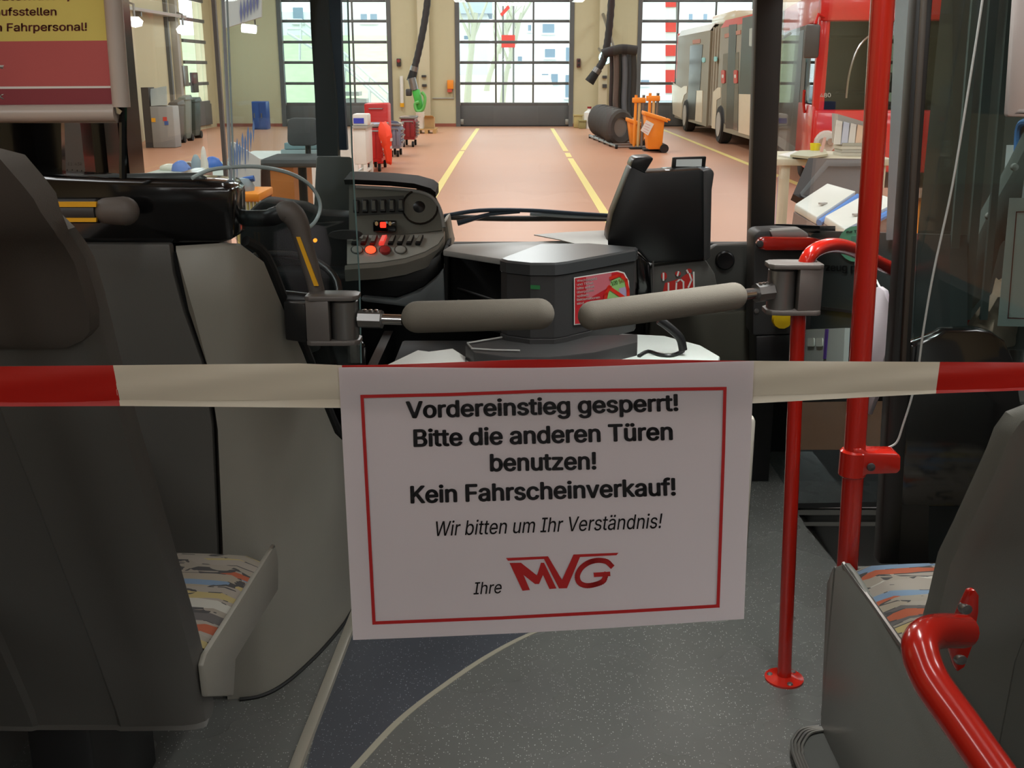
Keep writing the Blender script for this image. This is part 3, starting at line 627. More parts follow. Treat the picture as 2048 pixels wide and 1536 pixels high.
bside('skirt', [(1344, 163), (1353, 170), (1363, 176), (1369, 172), (1375, 172), (1374, 186), (1369, 190), (1365, 205), (1363, 236), (1346, 228)], cream)
bside('skirt', [(1394, 181), (1406, 181), (1404, 245), (1391, 242)], cream, .015)
bside('skirt', [(1427, 184), (1436, 175), (1442, 175), (1442, 195), (1434, 200), (1431, 258), (1424, 256)], cream)
bside('skirt', [(1479, 188), (1512, 189), (1509, 274), (1478, 265)], cream, .015)
bside('door', [(1381, 91), (1406, 89), (1400, 180), (1393, 182), (1391, 240), (1374, 238), (1379, 140)], bgl)
bside('door', [(1459, 50), (1474, 48), (1467, 258), (1452, 256)], bgl); bside('door_window', [(1447, 108), (1458, 106), (1452, 250), (1442, 240)], mat('bus_mid_glass', (86, 88, 86), .15), .01); bside('door_window', [(1468, 106), (1478, 104), (1476, 262), (1466, 258)], mat('bus_mid_glass', (86, 88, 86), .15), .01)
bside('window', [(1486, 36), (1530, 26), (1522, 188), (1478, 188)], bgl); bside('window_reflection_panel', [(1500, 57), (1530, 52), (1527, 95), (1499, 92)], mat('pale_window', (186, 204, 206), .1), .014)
for (u, v) in ((1408, 120), (1432, 118)):
    bside('marker_lamp', rrect(u - 3, v - 5, u + 3, v + 5, 2.5), mat('lamp_cyan', (140, 220, 220), .3), .02)
for u in (1448, 1473): 
    s = bside('door_sign', rrect(u - 3.5, 140, u + 3.5, 167, 3), bred, .03); bside('sign_dot', rrect(u - 1.6, 149, u + 1.6, 156, 1.5), M['white'], .036, s)
for (u0, u1, v) in ((1386, 1401, 80), (1450, 1459, 68), (1473, 1482, 62)): bside('side_lettering', [(u0, v), (u1, v - 2), (u1, v + 6), (u0, v + 8)], mat('faded_red', (196, 130, 108), .5), .014)
for (u, v) in ((1372, 240), (1440, 258)):
    c = PX(u, v, XB); c.z = HZ + .48
    w_ = MB().lathe([(.3, -.14), (.44, -.15), (.48, -.1), (.48, .1), (.44, .15), (.3, .14), (.3, -.14)], (XB + .1, c.y, c.z), (1, 0, 0), 24).build('wheel', M['rubber'], B)
    MB().lathe([(.31, -.1), (.3, -.02), (.12, .02), (.1, -.06), (.0, -.07)], (XB + .04, c.y, c.z), (1, 0, 0), 16).build('hub', mat('wheel_hub', (180, 176, 166), .5), w_)
    MB().lathe([(.48, -.1), (.48, .1)], (XB + 2.3, c.y, c.z), (1, 0, 0), 20).build('wheel', M['rubber'], B)
    box('axle', (XB + .1, c.y - .08, c.z - .1), (XB + 2.3, c.y + .08, c.z + .1), M['black'], B)
for (ya, yb) in ((PX(1470, 20, XB).y - 3.0, PX(1470, 20, XB).y), (30.0, 33.5)):
    MB().box((XB + .4, ya, ztop), (XB + 2.1, yb, ztop + .32)).build('roof_pod', cream, B, bevel=.1)
box('rear_corner', (XB - .005, y1 - .15, 1.2), (XB + .1, y1 + .01, 2.6), bred, B)
# ---------------------------------------------------------------- red bus
RA = math.radians(8.0)
RC = P(1629, 200, 18.0); RC.z = HZ
RM = Matrix.Rotation(-RA, 3, 'Z')
def rb(x, y, z): return Vector((RC.x, RC.y, HZ)) + RM @ Vector((x, y, z))
R = thing('red_bus', 'red bus with dark windscreen and number plate on its dashboard beyond the workbench', 'bus', RC)
def rhex(nm, a, b, m, par=R, bevel=.0):
    (x0_, y0_, z0_), (x1_, y1_, z1_) = a, b
    return MB().hexa([rb(x0_, y0_, z0_), rb(x1_, y0_, z0_), rb(x1_, y1_, z0_), rb(x0_, y1_, z0_), rb(x0_, y0_, z1_), rb(x1_, y0_, z1_), rb(x1_, y1_, z1_), rb(x0_, y1_, z1_)]).build(nm, m, par, bevel=bevel)
bred2 = mat('city_red', (214, 40, 36), .3, coat=.5)
rhex('rear_body', (0, 1.6, .3), (2.5, 5.9, 3.0), mat('bus_interior_grey', (96, 98, 92), .6))
rhex('lower_front', (0, -.05, .25), (2.5, .25, 1.22), bred2, bevel=.06); rhex('lower_side', (-.02, .0, .25), (.05, 2.1, 1.28), bred2, bevel=.02)
rhex('pillar', (-.02, .0, 1.2), (.16, .18, 3.0), bred2, bevel=.03); rhex('pillar', (2.34, .0, 1.1), (2.5, .18, 3.0), bred2, bevel=.03)
rhex('roof', (-.02, -.05, 2.55), (2.52, 5.9, 3.05), bred2, bevel=.06); rhex('roof_lining', (.1, .2, 2.35), (2.4, 1.6, 2.55), M['grey2'])
rhex('fascia', (.12, .08, 1.15), (2.38, .6, 1.46), M['black'], bevel=.04)
rhex('windscreen', (.16, .02, 1.22), (2.34, .04, 2.55), glass('bus_screen', (.55, .6, .58), 1.4)); rhex('side_glass', (.0, .25, 1.3), (.02, 1.6, 2.5), glass('bus_screen', (.55, .6, .58), 1.4))
rhex('side_glass', (-.005, 2.15, .5), (.0, 5.8, 2.5), bgl)
rhex('bus_floor', (.05, .2, .3), (2.45, 1.6, .4), M['dgrey'])
for k in range(2): rhex('passenger_seat', (.5 + .9 * k, 1.0, .4), (1.0 + .9 * k, 1.5, 1.5 + .2 * k), M['dgrey'], bevel=.06)
hl = MB().lathe([(.0, -.1), (.16, -.08), (.2, 0), (.18, .05)], rb(.22, -.02, .72), rb(0, 1, 0) - rb(0, 0, 0), 18).build('headlight', mat('headlight', (214, 214, 206), .12), R)
for k in range(2): MB().lathe([(.0, -.06), (.055, -.06), (.06, 0)], rb(.16 + .12 * k, -.1, .73), rb(0, 1, 0) - rb(0, 0, 0), 12).build('reflector', M['chrome'], hl)
MB().tube(smooth_path([rb(-.04, .9, 1.15), rb(-.08, .75, 1.3), rb(-.1, .6, 1.5)], 4), .025, 8).build('grab_bar', bred2, R)
wp = MB().tube(smooth_path([rb(.9, -.02, 2.45), rb(.62, -.03, 2.2), rb(.5, -.03, 1.8), rb(.48, -.02, 1.4)], 5), .02, 8).build('wiper', M['chrome'], R)
MB().hexa([rb(-.25, -.3, 2.0), rb(-.02, -.3, 2.0), rb(-.02, -.15, 2.0), rb(-.25, -.15, 2.0), rb(-.25, -.3, 2.5), rb(-.02, -.3, 2.5), rb(-.02, -.15, 2.5), rb(-.25, -.15, 2.5)]).build('mirror', M['grey2'], R, bevel=.04)
MB().tube([rb(-.1, -.2, 2.5), rb(-.05, -.1, 2.65), rb(.1, 0, 2.6)], .025, 8).build('mirror_arm', bred2, R)
numplace = lambda u, v: PN(u, v, rb(1, .0, 1.3), RM @ Vector((0, -1, 0)))
text('number_lettering', '480', M['white'], R, numplace, 1640, 1662, 195, 194, 8, bold=.012)
for s in (0.1, 2.25): MB().lathe([(.45, -.12), (.48, -.1), (.48, .1), (.45, .12)], rb(s + .07, 1.9, .48), rb(1, 0, 0) - rb(0, 0, 0), 18).build('wheel', M['rubber'], R)
# ---------------------------------------------------------------- workbench by the door
YW = 10.0
t = thing('workbench', 'pale workbench with square legs beyond the bus door', 'workbench', P(1640, 400, YW))
bz = P(1600, 318, YW).z
bx0, bx1 = P(1548, 318, YW).x, P(1790, 318, YW).x
benchm = mat('bench_beige', (206, 202, 176), .6)
box('top', (bx0, YW, bz - .06), (bx1, YW + 1.0, bz), benchm, t, bevel=.01)
for x in (bx0 + .12, bx1 - .1):
    for y in (YW + .08, YW + .9): box('leg', (x - .04, y - .04, HZ), (x + .04, y + .04, bz - .06), benchm, t)
box('shelf', (bx0 + .1, YW + .1, HZ + .25), (bx1 - .1, YW + .9, HZ + .29), benchm, t)
t = thing('tool_sleeve', 'violet and blue packet standing on the shelf under the workbench', 'packet', P(1575, 430, YW + .3))
box('body', (P(1560, 400, YW + .2).x, YW + .2, HZ + .29), (P(1575, 400, YW + .2).x, YW + .35, bz - .18), mat('violet', (158, 142, 190), .6), t, bevel=.01); box('label', (P(1561, 400, YW + .2).x, YW + .195, bz - .5), (P(1574, 400, YW + .2).x, YW + .2, bz - .3), M['blue'], t)
tag(MB().prism([PZ(u, v, bz + .002) for u, v in ((1556, 312), (1590, 304), (1612, 305), (1585, 317))], (0, 0, .012)).build('paper_sheet', M['white']), 'white paper lying at the bench corner', 'paper')
tag(MB().prism([PZ(u, v, bz + .014) for u, v in ((1580, 314), (1598, 305), (1650, 303), (1655, 312), (1620, 318))], (0, 0, .02)).build('document_folder', mat('pale_olive', (198, 198, 170), .7)), 'pale olive document folder on the workbench', 'folder')
p = PZ(1629, 308, bz)
t = thing('cup', 'bright yellow cup on the workbench', 'cup', p)
MB().lathe([(.0, 0), (.038, 0), (.048, .1), (.044, .1), (.035, .01)], p, n=18).build('body', mat('lemon_yellow', (250, 226, 30), .4), t)
MB().tube([p + Vector((.045, 0, .085)), p + Vector((.075, 0, .06)), p + Vector((.04, 0, .03))], .006, 8).build('handle', mat('lemon_yellow', (250, 226, 30), .4), t)
pl = [PZ(1650, 304, bz), PZ(1722, 302, bz)]
for k in range(4):
    o = MB().box((pl[0].x + .01 * (k % 2), YW + .35, bz + .001 + .03 * k), (pl[1].x - .015 * ((k + 1) % 2), YW + .6, bz + .028 + .03 * k)).build('magazine', mat('mag%d' % k, [(206, 204, 190), (186, 186, 176), (214, 210, 196), (176, 178, 166)][k], .6))
    tag(o, ['bottom magazine of the pile on the workbench', 'second magazine from the bottom of the pile', 'third magazine from the bottom of the pile', 'top magazine of the pile under the paper tray'][k], 'magazine', 'magazines piled on the bench')
t = thing('letter_tray', 'grey letter tray crammed with white papers on the magazine pile', 'letter tray', (pl[0].x + .15, YW + .45, bz + .125))
tz = bz + .125
MB().prism([P(u, v, YW + .4) for u, v in ((1676, 288), (1730, 288), (1737, 246), (1676, 228))], (0, .2, 0)).build('tray', M['lgrey'], t)
for k in range(4):
    a = 1668 + 14 * k; MB().prism([P(u, v, YW + .37) for u, v in ((a, 289), (a + 13, 289), (a + 17, 243 + 3 * k), (a + 6, 240 + 3 * k))], (0, .02, 0)).build('paper', [M['white'], mat('pale_blue_paper', (206, 216, 236), .8), M['white'], mat('peach_paper', (236, 206, 180), .8)][k], t)
tag(MB().prism([P(u, v, YW + .3) for u, v in ((1640, 304), (1646, 304), (1653, 275), (1648, 274))], (0, .01, 0)).build('ruler', mat('pink_plastic', (230, 180, 170), .5)), 'pink ruler leaning behind the yellow cup', 'ruler')
# black panel and white cases
YC = 8.2
t = thing('bonnet_panel', 'large black rectangular tray leaning against the workbench', 'tray', P(1660, 400, YC + .4))
MB().prism([P(1586, 388, YC), P(1617, 316, YC + .5), P(1760, 318, YC + .5), P(1760, 400, YC), P(1600, 396, YC)], (0, .06, -.05)).build('sheet', M['dgrey'], t)
MB().prism([P(1602, 392, YC - .02), P(1655, 326, YC + .4), P(1760, 326, YC + .4), P(1760, 332, YC + .4), P(1657, 333, YC + .4), P(1610, 396, YC - .02)], (0, .03, .02)).build('rim', mat('slate', (92, 98, 100), .45), t)
MB().tube([P(1700, 396, YC + .2), Vector((P(1700, 396, YC + .2).x, YC + .2, HZ))], .05, 8).build('stand', M['steel'], t)
def case(label, q, m_side, YC=YC):
    t = thing('sample_case', label, 'case', (P(*q[3], YC - 1).x, YC - 1, P(*q[3], YC - 1).z - .3))
    pts = [P(q[0][0], q[0][1], YC - 1.0), P(q[1][0], q[1][1], YC - .75), P(q[2][0], q[2][1], YC - 1.1), P(q[3][0], q[3][1], YC - 1.35)]
    MB().prism(pts, (0, .02, -.05)).build('lid', mat('case_white', (226, 232, 224), .4), t, bevel=.008)
    MB().prism([p_ + Vector((0, .02, -.055)) for p_ in pts], (0, .06, -.24)).build('body', mat('case_body', (150, 136, 132), .5), t)
    MB().tube([pts[2] + Vector((.012, -.012, -.035)), pts[3] + Vector((.012, -.012, -.035))], .022, 8).build('edge_strip', mat('bright_blue', (70, 140, 220), .4), t)
    c = pts[0].lerp(pts[2], .5).lerp(pts[3], .35); MB().obox(c + Vector((0, -.01, .006)), .05, .03, .012, Matrix.Rotation(.5, 3, 'Z')).build('latch', M['lgrey'], t)
    return t
case('white case with blue edge, the farther of the two tilted cases', ((1590, 408), (1655, 366), (1712, 382), (1634, 434)), 0)
case('white case with blue edge, the nearer of the two tilted cases', ((1650, 432), (1740, 382), (1800, 400), (1690, 458)), 0, YC - .42)
t = thing('case_trolley', 'grey trolley frame carrying the two white cases', 'trolley', (P(1680, 460, YC - 1).x, YC - 1, HZ))
zc = P(1640, 440, YC - 1).z - .22
cx0, cx1 = P(1600, 430, YC - 1).x, P(1760, 430, YC - 1).x
box('deck', (cx0, YC - 1.4, zc - .04), (cx1, YC - .6, zc), M['dgrey'], t)
for x in (cx0 + .05, cx1 - .05):
    for y in (YC - 1.35, YC - .65): MB().tube([(x, y, HZ), (x, y, zc - .04)], .025, 8).build('leg', M['steel'], t)
p = P(1796, 440, 7.4); t = thing('orange_cabinet', 'orange cabinet seen in the slit beside the black partition', 'cabinet', (p.x + .3, 7.6, HZ))
box('body', (p.x - .05, 7.4, HZ), (p.x + .6, 8.0, P(1796, 400, 7.4).z), M['orange'], t, bevel=.01); box('top', (p.x - .07, 7.38, P(1796, 400, 7.4).z), (p.x + .62, 8.02, P(1796, 395, 7.4).z), mat('brown_edge', (150, 90, 40), .5), t)
# ---------------------------------------------------------------- left side of the workshop
p = PZ(318, 296)
t = thing('brake_tester', 'grey test console with red and blue marks by the pale wall', 'test console', p)
a, b = P(306, 294, p.y), P(345, 208, p.y)
box('body', (a.x, p.y, HZ), (b.x, p.y + .5, P(318, 212, p.y).z), mat('console_grey', (148, 152, 152), .5), t, bevel=.03)
MB().hexa([P(302, 212, p.y), P(335, 210, p.y), P(335, 210, p.y + .5), P(302, 212, p.y + .5), P(300, 178, p.y + .2), P(333, 172, p.y + .2), P(333, 172, p.y + .5), P(300, 178, p.y + .5)]).build('sloped_screen', mat('screen_grey', (176, 188, 186), .3), t)
box('dark_side', (P(291, 290, p.y).x, p.y + .02, HZ), (a.x, p.y + .48, P(300, 175, p.y).z), M['dgrey'], t)
for (u, v, m) in ((330, 238, bred), (333, 246, M['blue']), (307, 240, M['yellow'])): box('mark', (P(u - 4, v, p.y).x, p.y - .01, P(u, v + 4, p.y).z), (P(u + 4, v, p.y).x, p.y, P(u, v - 4, p.y).z), m, t)
for k, (u0, u1, vb, vt, c, lb) in enumerate(((345, 362, 288, 210, (46, 48, 50), 'black bin beside the grey test console'), (364, 378, 284, 200, (96, 110, 104), 'grey-green bin between the two dark ones'), (379, 396, 278, 204, (40, 62, 58), 'dark green bin farthest along the pale wall'))):
    q = PZ((u0 + u1) / 2, vb); a, b = P(u0, vb, q.y), P(u1, vb, q.y); zt = P(u0, vt, q.y).z; m = mat('bin%d' % k, c, .5)
    t = thing('waste_bin', lb, 'bin', ((a.x + b.x) / 2, q.y, HZ), 'bins along the pale wall')
    MB().hexa([(a.x + .05, q.y, HZ + .08), (b.x - .05, q.y, HZ + .08), (b.x - .05, q.y + .5, HZ + .08), (a.x + .05, q.y + .5, HZ + .08), (a.x, q.y - .03, zt), (b.x, q.y - .03, zt), (b.x, q.y + .55, zt), (a.x, q.y + .55, zt)]).build('body', m, t, bevel=.02)
    MB().hexa([(a.x - .03, q.y - .06, zt), (b.x + .03, q.y - .06, zt), (b.x + .03, q.y + .58, zt), (a.x - .03, q.y + .58, zt), (a.x, q.y - .02, zt + .06), (b.x, q.y - .02, zt + .06), (b.x, q.y + .55, zt + .12), (a.x, q.y + .55, zt + .12)]).build('lid', m, t, bevel=.01)
    MB().tube([(a.x + .02, q.y + .5, HZ + .1), (b.x - .02, q.y + .5, HZ + .1)], .1, 12).build('wheel', M['rubber'], t)
for (u, v, lb) in ((368, 152, 'small grey box on the pale wall above the bins'), (388, 165, 'narrow dark panel on the wall by the cable tray lamp')):
    c = PX(u, v, -9.85); tag(MB().box((-9.9, c.y - .25, c.z - .3), (-9.78, c.y + .25, c.z + .3)).build('wall_box', M['dgrey'] if u > 370 else M['steel'], bevel=.02), lb, 'switch box')
p = PZ(520, 259); t = thing('steel_locker', 'tall blue locker near the far corner', 'locker', p)
a, b = P(506, 259, p.y), P(535, 259, p.y); zt = P(520, 203, p.y).z
box('body', (a.x, p.y, HZ), (b.x, p.y + .5, zt), mat('locker_blue', (44, 84, 160), .4), t, bevel=.02)
for k in range(2): f = box('door', (a.x + .02 + (b.x - a.x) / 2 * k, p.y - .015, HZ + .05), (a.x - .02 + (b.x - a.x) / 2 * (k + 1), p.y, zt - .04), mat('locker_blue', (44, 84, 160), .4), t); box('handle', (a.x + .06 + (b.x - a.x) / 2 * k, p.y - .04, 0), (a.x + .09 + (b.x - a.x) / 2 * k, p.y - .015, .15), M['steel'], f)
# desk, chair, banner and bench with blue things outside the driver's side
YD = 8.6
dz = P(560, 318, YD).z
t = thing('wooden_desk', 'white-topped desk with orange wood side outside the cab', 'desk', P(560, 380, YD))
xa, xb = P(455, 318, YD).x, P(588, 318, YD).x
box('top', (xa, YD, dz - .04), (xb + .05, YD + .9, dz), mat('desk_white', (216, 220, 214), .5), t); box('side', (xb - .2, YD + .05, HZ), (xb - .02, YD + .85, dz - .04), mat('orange_wood', (190, 118, 56), .5), t); box('side', (xa + .05, YD + .05, HZ), (xa + .2, YD + .85, dz - .04), mat('orange_wood', (190, 118, 56), .5), t)
for k, (h, c, lb) in enumerate(((.05, (150, 168, 170), 'grey-green file box at the bottom of the desk stack'), (.05, (120, 150, 156), 'blue-green file box on top of the desk stack'))):
    tag(MB().box((xa + .35 + .03 * k, YD + .3, dz + .052 * k + .001), (xa + .68, YD + .6, dz + .052 * k + .05)).build('file_box', mat('filebox%d' % k, c, .6), bevel=.006), lb, 'file box')
t = thing('office_chair', 'dark grey swivel chair beside the white-topped desk', 'chair', P(612, 420, 7.6))
c = P(608, 300, 7.8); cb = Vector((c.x, 7.8, HZ))
MB().prism([P(u, v, 7.9) for u, v in rrect(574, 236, 636, 292, 12)], (0, .07, 0)).build('backrest', mat('chair_fabric', (84, 84, 84), .9), t, bevel=.015)
zs = P(608, 312, 7.7).z; box('seat', (c.x - .24, 7.45, zs - .06), (c.x + .24, 7.95, zs), mat('chair_fabric', (84, 84, 84), .9), t, bevel=.03)
MB().tube([(c.x, 7.7, HZ + .1), (c.x, 7.7, zs - .05)], .03, 10).build('gas_column', M['black'], t); MB().tube([(c.x, 7.95, zs - .03), (c.x, 7.97, zs + .12)], .02, 8).build('back_bracket', M['black'], t)
for k in range(5):
    a_ = 2 * math.pi * k / 5; e = Vector((c.x + .3 * math.cos(a_), 7.7 + .3 * math.sin(a_), HZ + .07)); l_ = MB().tube([(c.x, 7.7, HZ + .11), e], .02, 8).build('leg', M['black'], t); MB().tube([e + Vector((-.015, 0, -.035)), e + Vector((.015, 0, -.035))], .03, 10).build('castor', M['rubber'], l_)
# banner reflected in the cab screen, modelled as a solid board with blue strokes
YN = 6.2
t = thing('reflected_banner', 'white banner with streaky slanted blue strokes, a screen reflection built as a board', 'banner', (P(485, 300, YN).x, YN, HZ))
MB().prism([P(u, v, YN) for u, v in ((457, 285), (468, 285), (520, 318), (520, 436), (457, 436))], (0, .02, 0)).build('board', mat('banner_white', (222, 222, 222), .6), t)
blu = mat('stroke_blue', (112, 142, 196), .6)
for k in range(9):
    u = 463 + 5.5 * k; vt = 288 - 6 * k + 12 * (k % 2); vb = 358 - 9 * k + 10 * ((k * 3) % 4)
    MB().prism([P(u, vb, YN - .003), P(u - 1.6, (vt + vb) / 2, YN - .003), P(u - 2.4, vt + 14, YN - .003), P(u, vt, YN - .003), P(u + 2.4, vt + 14, YN - .003), P(u + 1.4, (vt + vb) / 2, YN - .003)], (0, .002, 0)).build('brush_stroke', blu, t)
box('stand', (P(470, 436, YN).x, YN, HZ), (P(474, 436, YN).x, YN + .03, P(470, 434, YN).z), M['steel'], t)
t = thing('reflected_sign', 'white sign with blue brush strokes, a cab screen reflection built as a panel', 'sign', P(480, 50, 9.0))  # mirrored lettering in the cab screen, modelled as a hung panel
MB().prism([P(u, v, 9.0) for u, v in ((445, -40), (522, -40), (522, 34), (445, 58))], (0, .04, 0)).build('panel', mat('banner_white', (222, 222, 222), .6), t)
for k in range(6):
    u = 482 + 6.5 * k; vb = 46 - 5 * k; vt = vb - 46
    MB().prism([P(u, vb, 8.99), P(u - 2.6, vb - 22, 8.99), P(u - .6, vt, 8.99), P(u + 2.4, vb - 20, 8.99)], (0, .004, 0)).build('brush_stroke', mat('stroke_violet', (124, 128, 176), .6), t)
t = thing('strip_light', 'glowing strip light under the reflected sign', 'lamp', P(498, 57, 9.4)); 
MB().tube([P(484, 56, 9.4), P(512, 59, 9.4)], .035, 10).build('tube', mat('lamp_glow', (255, 250, 240), .4, emit=3.0), t); box('housing', (P(482, 50, 9.42).x, 9.4, P(482, 52, 9.42).z), (P(514, 50, 9.42).x, 9.48, P(482, 50, 9.42).z), M['lgrey'], t)
for u in (486, 510): MB().tube([P(u, 50, 9.45), Vector((P(u, 50, 9.45).x, 9.45, 6.6))], .008, 6).build('wire', M['steel'], t)
for u in (450, 518): MB().tube([P(u, -38, 9.02), Vector((P(u, -38, 9.02).x, 9.02, 6.6))], .008, 6).build('wire', M['steel'], [o for o in bpy.data.objects if o.name == 'reflected_sign'][0])
# orange crate + machine in front of banner
YO = 5.6
t = thing('storage_basket', 'orange-rimmed slatted basket below the banner', 'basket', P(494, 415, YO))
a, b = P(466, 392, YO), P(518, 398, YO)
box('rim', (a.x, YO, a.z - .03), (b.x, YO + .35, a.z + .012), M['orange'], t, bevel=.01)
for k in range(7): x = a.x + (b.x - a.x) * (k + .3) / 7; box('slat', (x, YO + .01, a.z - .3), (x + .011, YO + .03, a.z - .03), mat('slat_cream', (190, 176, 110), .6), t)
box('base', (a.x + .01, YO, HZ), (b.x - .01, YO + .35, a.z - .3), M['dgrey'], t)
t = thing('grinder', 'small grey and blue bench machine standing in the orange-rimmed basket', 'machine', P(487, 390, YO + .15))
p = P(487, 388, YO + .15); MB().lathe([(.0, 0), (.055, .0), (.06, .04), (.04, .08), (.0, .085)], p, n=14).build('body', mat('machine_grey', (150, 162, 170), .4), t); MB().tube([p + Vector((.0, 0, .07)), p + Vector((.06, 0, .08))], .016, 8).build('motor', M['blue'], t); MB().lathe([(.02, 0), (.02, .02)], p + Vector((-.02, -.04, .07)), (0, -1, 0), 10).build('dial', M['dgrey'], t)
# bench with blue bags along driver's window
YG = 7.2; gz = P(380, 345, YG).z
t = thing('parts_table', 'long low table cluttered with blue parts beside the bus', 'table', P(380, 400, YG))
ga, gb = P(296, 345, YG).x, P(470, 345, YG).x
box('top', (ga, YG - .2, gz - .05), (gb, YG + .9, gz), mat('table_green', (140, 158, 146), .5), t)
for x in (ga + .06, gb - .06):
    for y in (YG - .12, YG + .8): box('leg', (x - .03, y - .03, HZ), (x + .03, y + .03, gz - .05), M['steel'], t)
for k, (u, v, ru, hh, c, lb, nm) in enumerate(((362, 328, 20, .07, (70, 120, 190), 'blue cloth bundle in the middle of the parts table', 'cloth_bundle'), (392, 322, 13, .1, (120, 150, 160), 'grey-blue canister cap on the parts table', 'machine_part'), (425, 326, 22, .08, (60, 104, 180), 'blue bag at the banner end of the parts table', 'cloth_bag'), (408, 316, 8, .16, (206, 206, 196), 'white bottle among the blue parts', 'bottle'), (340, 340, 24, .04, (190, 196, 180), 'pale flat parcel on the near end of the parts table', 'parcel'), (378, 342, 12, .04, (30, 30, 32), 'black shiny fitting on the parts table', 'machine_part'))):
    p = P(u, v, YG + .1 + .1 * (k % 3)); p.z = gz; rw = ru / F * YG
    rr = [[p + Vector((rw * math.cos(ph) * math.cos(a_) * random.uniform(.8, 1.1), rw * .7 * math.cos(ph) * math.sin(a_) * random.uniform(.8, 1.1), hh * math.sin(ph) + .001)) for a_ in [2 * math.pi * j / 10 for j in range(10)]] for ph in [math.pi / 2 * i / 5 for i in range(6)]]
    tag(MB().loft(rr).build(nm, mat('part%d' % k, c, .5)), lb, nm.split('_')[-1])
# ================================================================== BUS SHELL
XL, XR = -1.1, 1.2
bfl = floor_mat('speckled_bus_floor', (94, 94, 91), (168, 168, 164), .24)
bus_floor = S(box('floor', (XL, -5.5, -.06), (XR, 4.15, 0), bfl, origin=(0, 0, 0)))
S(box('bus_roof', (XL - .05, -5.5, 2.2), (XR + .05, 4.3, 2.28), mat('bus_ceiling_grey', (190, 188, 182), .6)))
wmat = mat('bus_wall_grey', (120, 118, 114), .5)
S(box('wall_left', (XL - .06, -5.5, -.06), (XL, 4.1, .95), wmat)); S(box('wall_right', (XR, -5.5, -.06), (XR + .06, 2.5, .9), wmat))
S(box('wall_left', (XL - .06, -5.5, 1.95), (XL, 4.1, 2.2), wmat)); S(box('wall_right', (XR, -5.5, 1.95), (XR + .06, 4.1, 2.2), wmat))
S(box('wall_rear', (XL, -5.56, -.06), (XR, -5.5, 2.2), wmat))
for y in (-4.2, -2.6, -1.0, .7, 2.25):
    S(box('wall_left', (XL - .05, y - .06, .95), (XL, y + .06, 1.95), M['black'])); S(box('wall_right', (XR, y - .06, .9), (XR + .05, y + .06, 1.95), M['black']))
b0_ = None
for (x, y, e_) in ADDED_BUSLAMPS:
    if b0_ is None:
        b0_ = thing('added_strip_lamp', 'slim strip lamp added on the bus ceiling', 'lamp', (x, y, 2.17), 'added strip lamps along the bus ceiling')  # housings for the ceiling lamps added as interior fill
        box('housing', (x - .07, y - .62, 2.172), (x + .07, y + .62, 2.2), M['lgrey'], b0_, bevel=.006)
        for sgn in (-1, 1): box('end_cap', (x - .075, y + sgn * .62 - .015, 2.168), (x + .075, y + sgn * .62 + .015, 2.2), M['dgrey'], b0_)
        bl_ = Vector((x, y, 2.17))
    else: copy_tree(b0_, None, Vector((x, y, 2.17)) - bl_)
# driver window posts and glass
for k, (u0, u1) in enumerate(((166, 190), (216, 243), (258, 288))):
    a, b = PX(u0, 330, XL), PX(u1, 330, XL)
    S(box('window_post', (XL - .05, a.y, 1.1), (XL + .0, b.y, 2.0), M['gloss'])) 
S(box('window_post', (XL - .014, PX(445, 200, XL).y - .01, .9), (XL, PX(445, 200, XL).y + .01, 2.0), mat('post_grey', (120, 122, 124), .4)))
S(box('window_2', (XL - .03, 2.3, 1.12), (XL - .022, 4.08, 1.95), M['clear']))
S(box('wall_right', (XR, 2.5, -.3), (XR + .06, 3.25, 1.95), mat('door_bay_grey', (74, 84, 82), .5)))
S(box('wall_left', (XL - .06, 2.3, .95), (XL, 4.1, 1.12), M['gloss']))
et = thing('etched_panel', 'frosted grey strip with etched maker lettering in the driver side window', 'window panel', PX(140, 340, XL + .004))
a, b = PX(114, 330, XL + .004), PX(166, 330, XL + .004)
box('strip', (XL + .002, a.y, 1.12), (XL + .008, b.y, 2.0), mat('frosted_grey', (96, 104, 106), .4), et)
ep = lambda u, v: PX(u, v, XL + .009)
text('lettering', 'birkho', M['ink'], et, ep, 133, 180, 351, 353, 12, bold=.01)
text('lettering', 'E1  43R', M['dgrey'], et, ep, 136, 164, 331, 331, 6)
# windscreen and pillars
YS = 4.15
S(box('window_3', (-.70, YS, .8), (.98, YS + .008, 2.1), M['clear']))
MBq = MB().hexa([(-1.1, 4.06, .9), (-.70, YS, .9), (-.70, YS + .008, .9), (-1.1, 4.068, .9), (-1.1, 4.06, 2.1), (-.70, YS, 2.1), (-.70, YS + .008, 2.1), (-1.1, 4.068, 2.1)])
S(MBq.build('window_4', M['clear']))
S(MB().prism([P(u, v, YS - .06) for u, v in ((618, -40), (652, -40), (656, 40), (672, 200), (676, 312), (634, 312), (630, 200), (622, 60))], (0, .06, 0)).build('windscreen_pillar', mat('pillar_dark', (44, 52, 50), .6)))
S(MB().prism([P(u, v, YS - .02) for u, v in ((648, -40), (680, -40), (684, 120), (694, 300), (668, 300), (664, 180), (652, 60))], (0, .04, 0)).build('windscreen_pillar', mat('pillar_blue', (54, 80, 108), .5)))
S(MB().prism([P(u, v, YS - .02) for u, v in ((1514, -40), (1569, -40), (1549, 480), (1545, 760), (1497, 760), (1500, 480))], (0, .07, 0)).build('windscreen_pillar', mat('pillar_brown', (54, 50, 47), .5), bevel=.01))
S(box('front_wall', (XL, YS + .01, -.25), (1.1, YS + .1, .8), M['dgrey']))
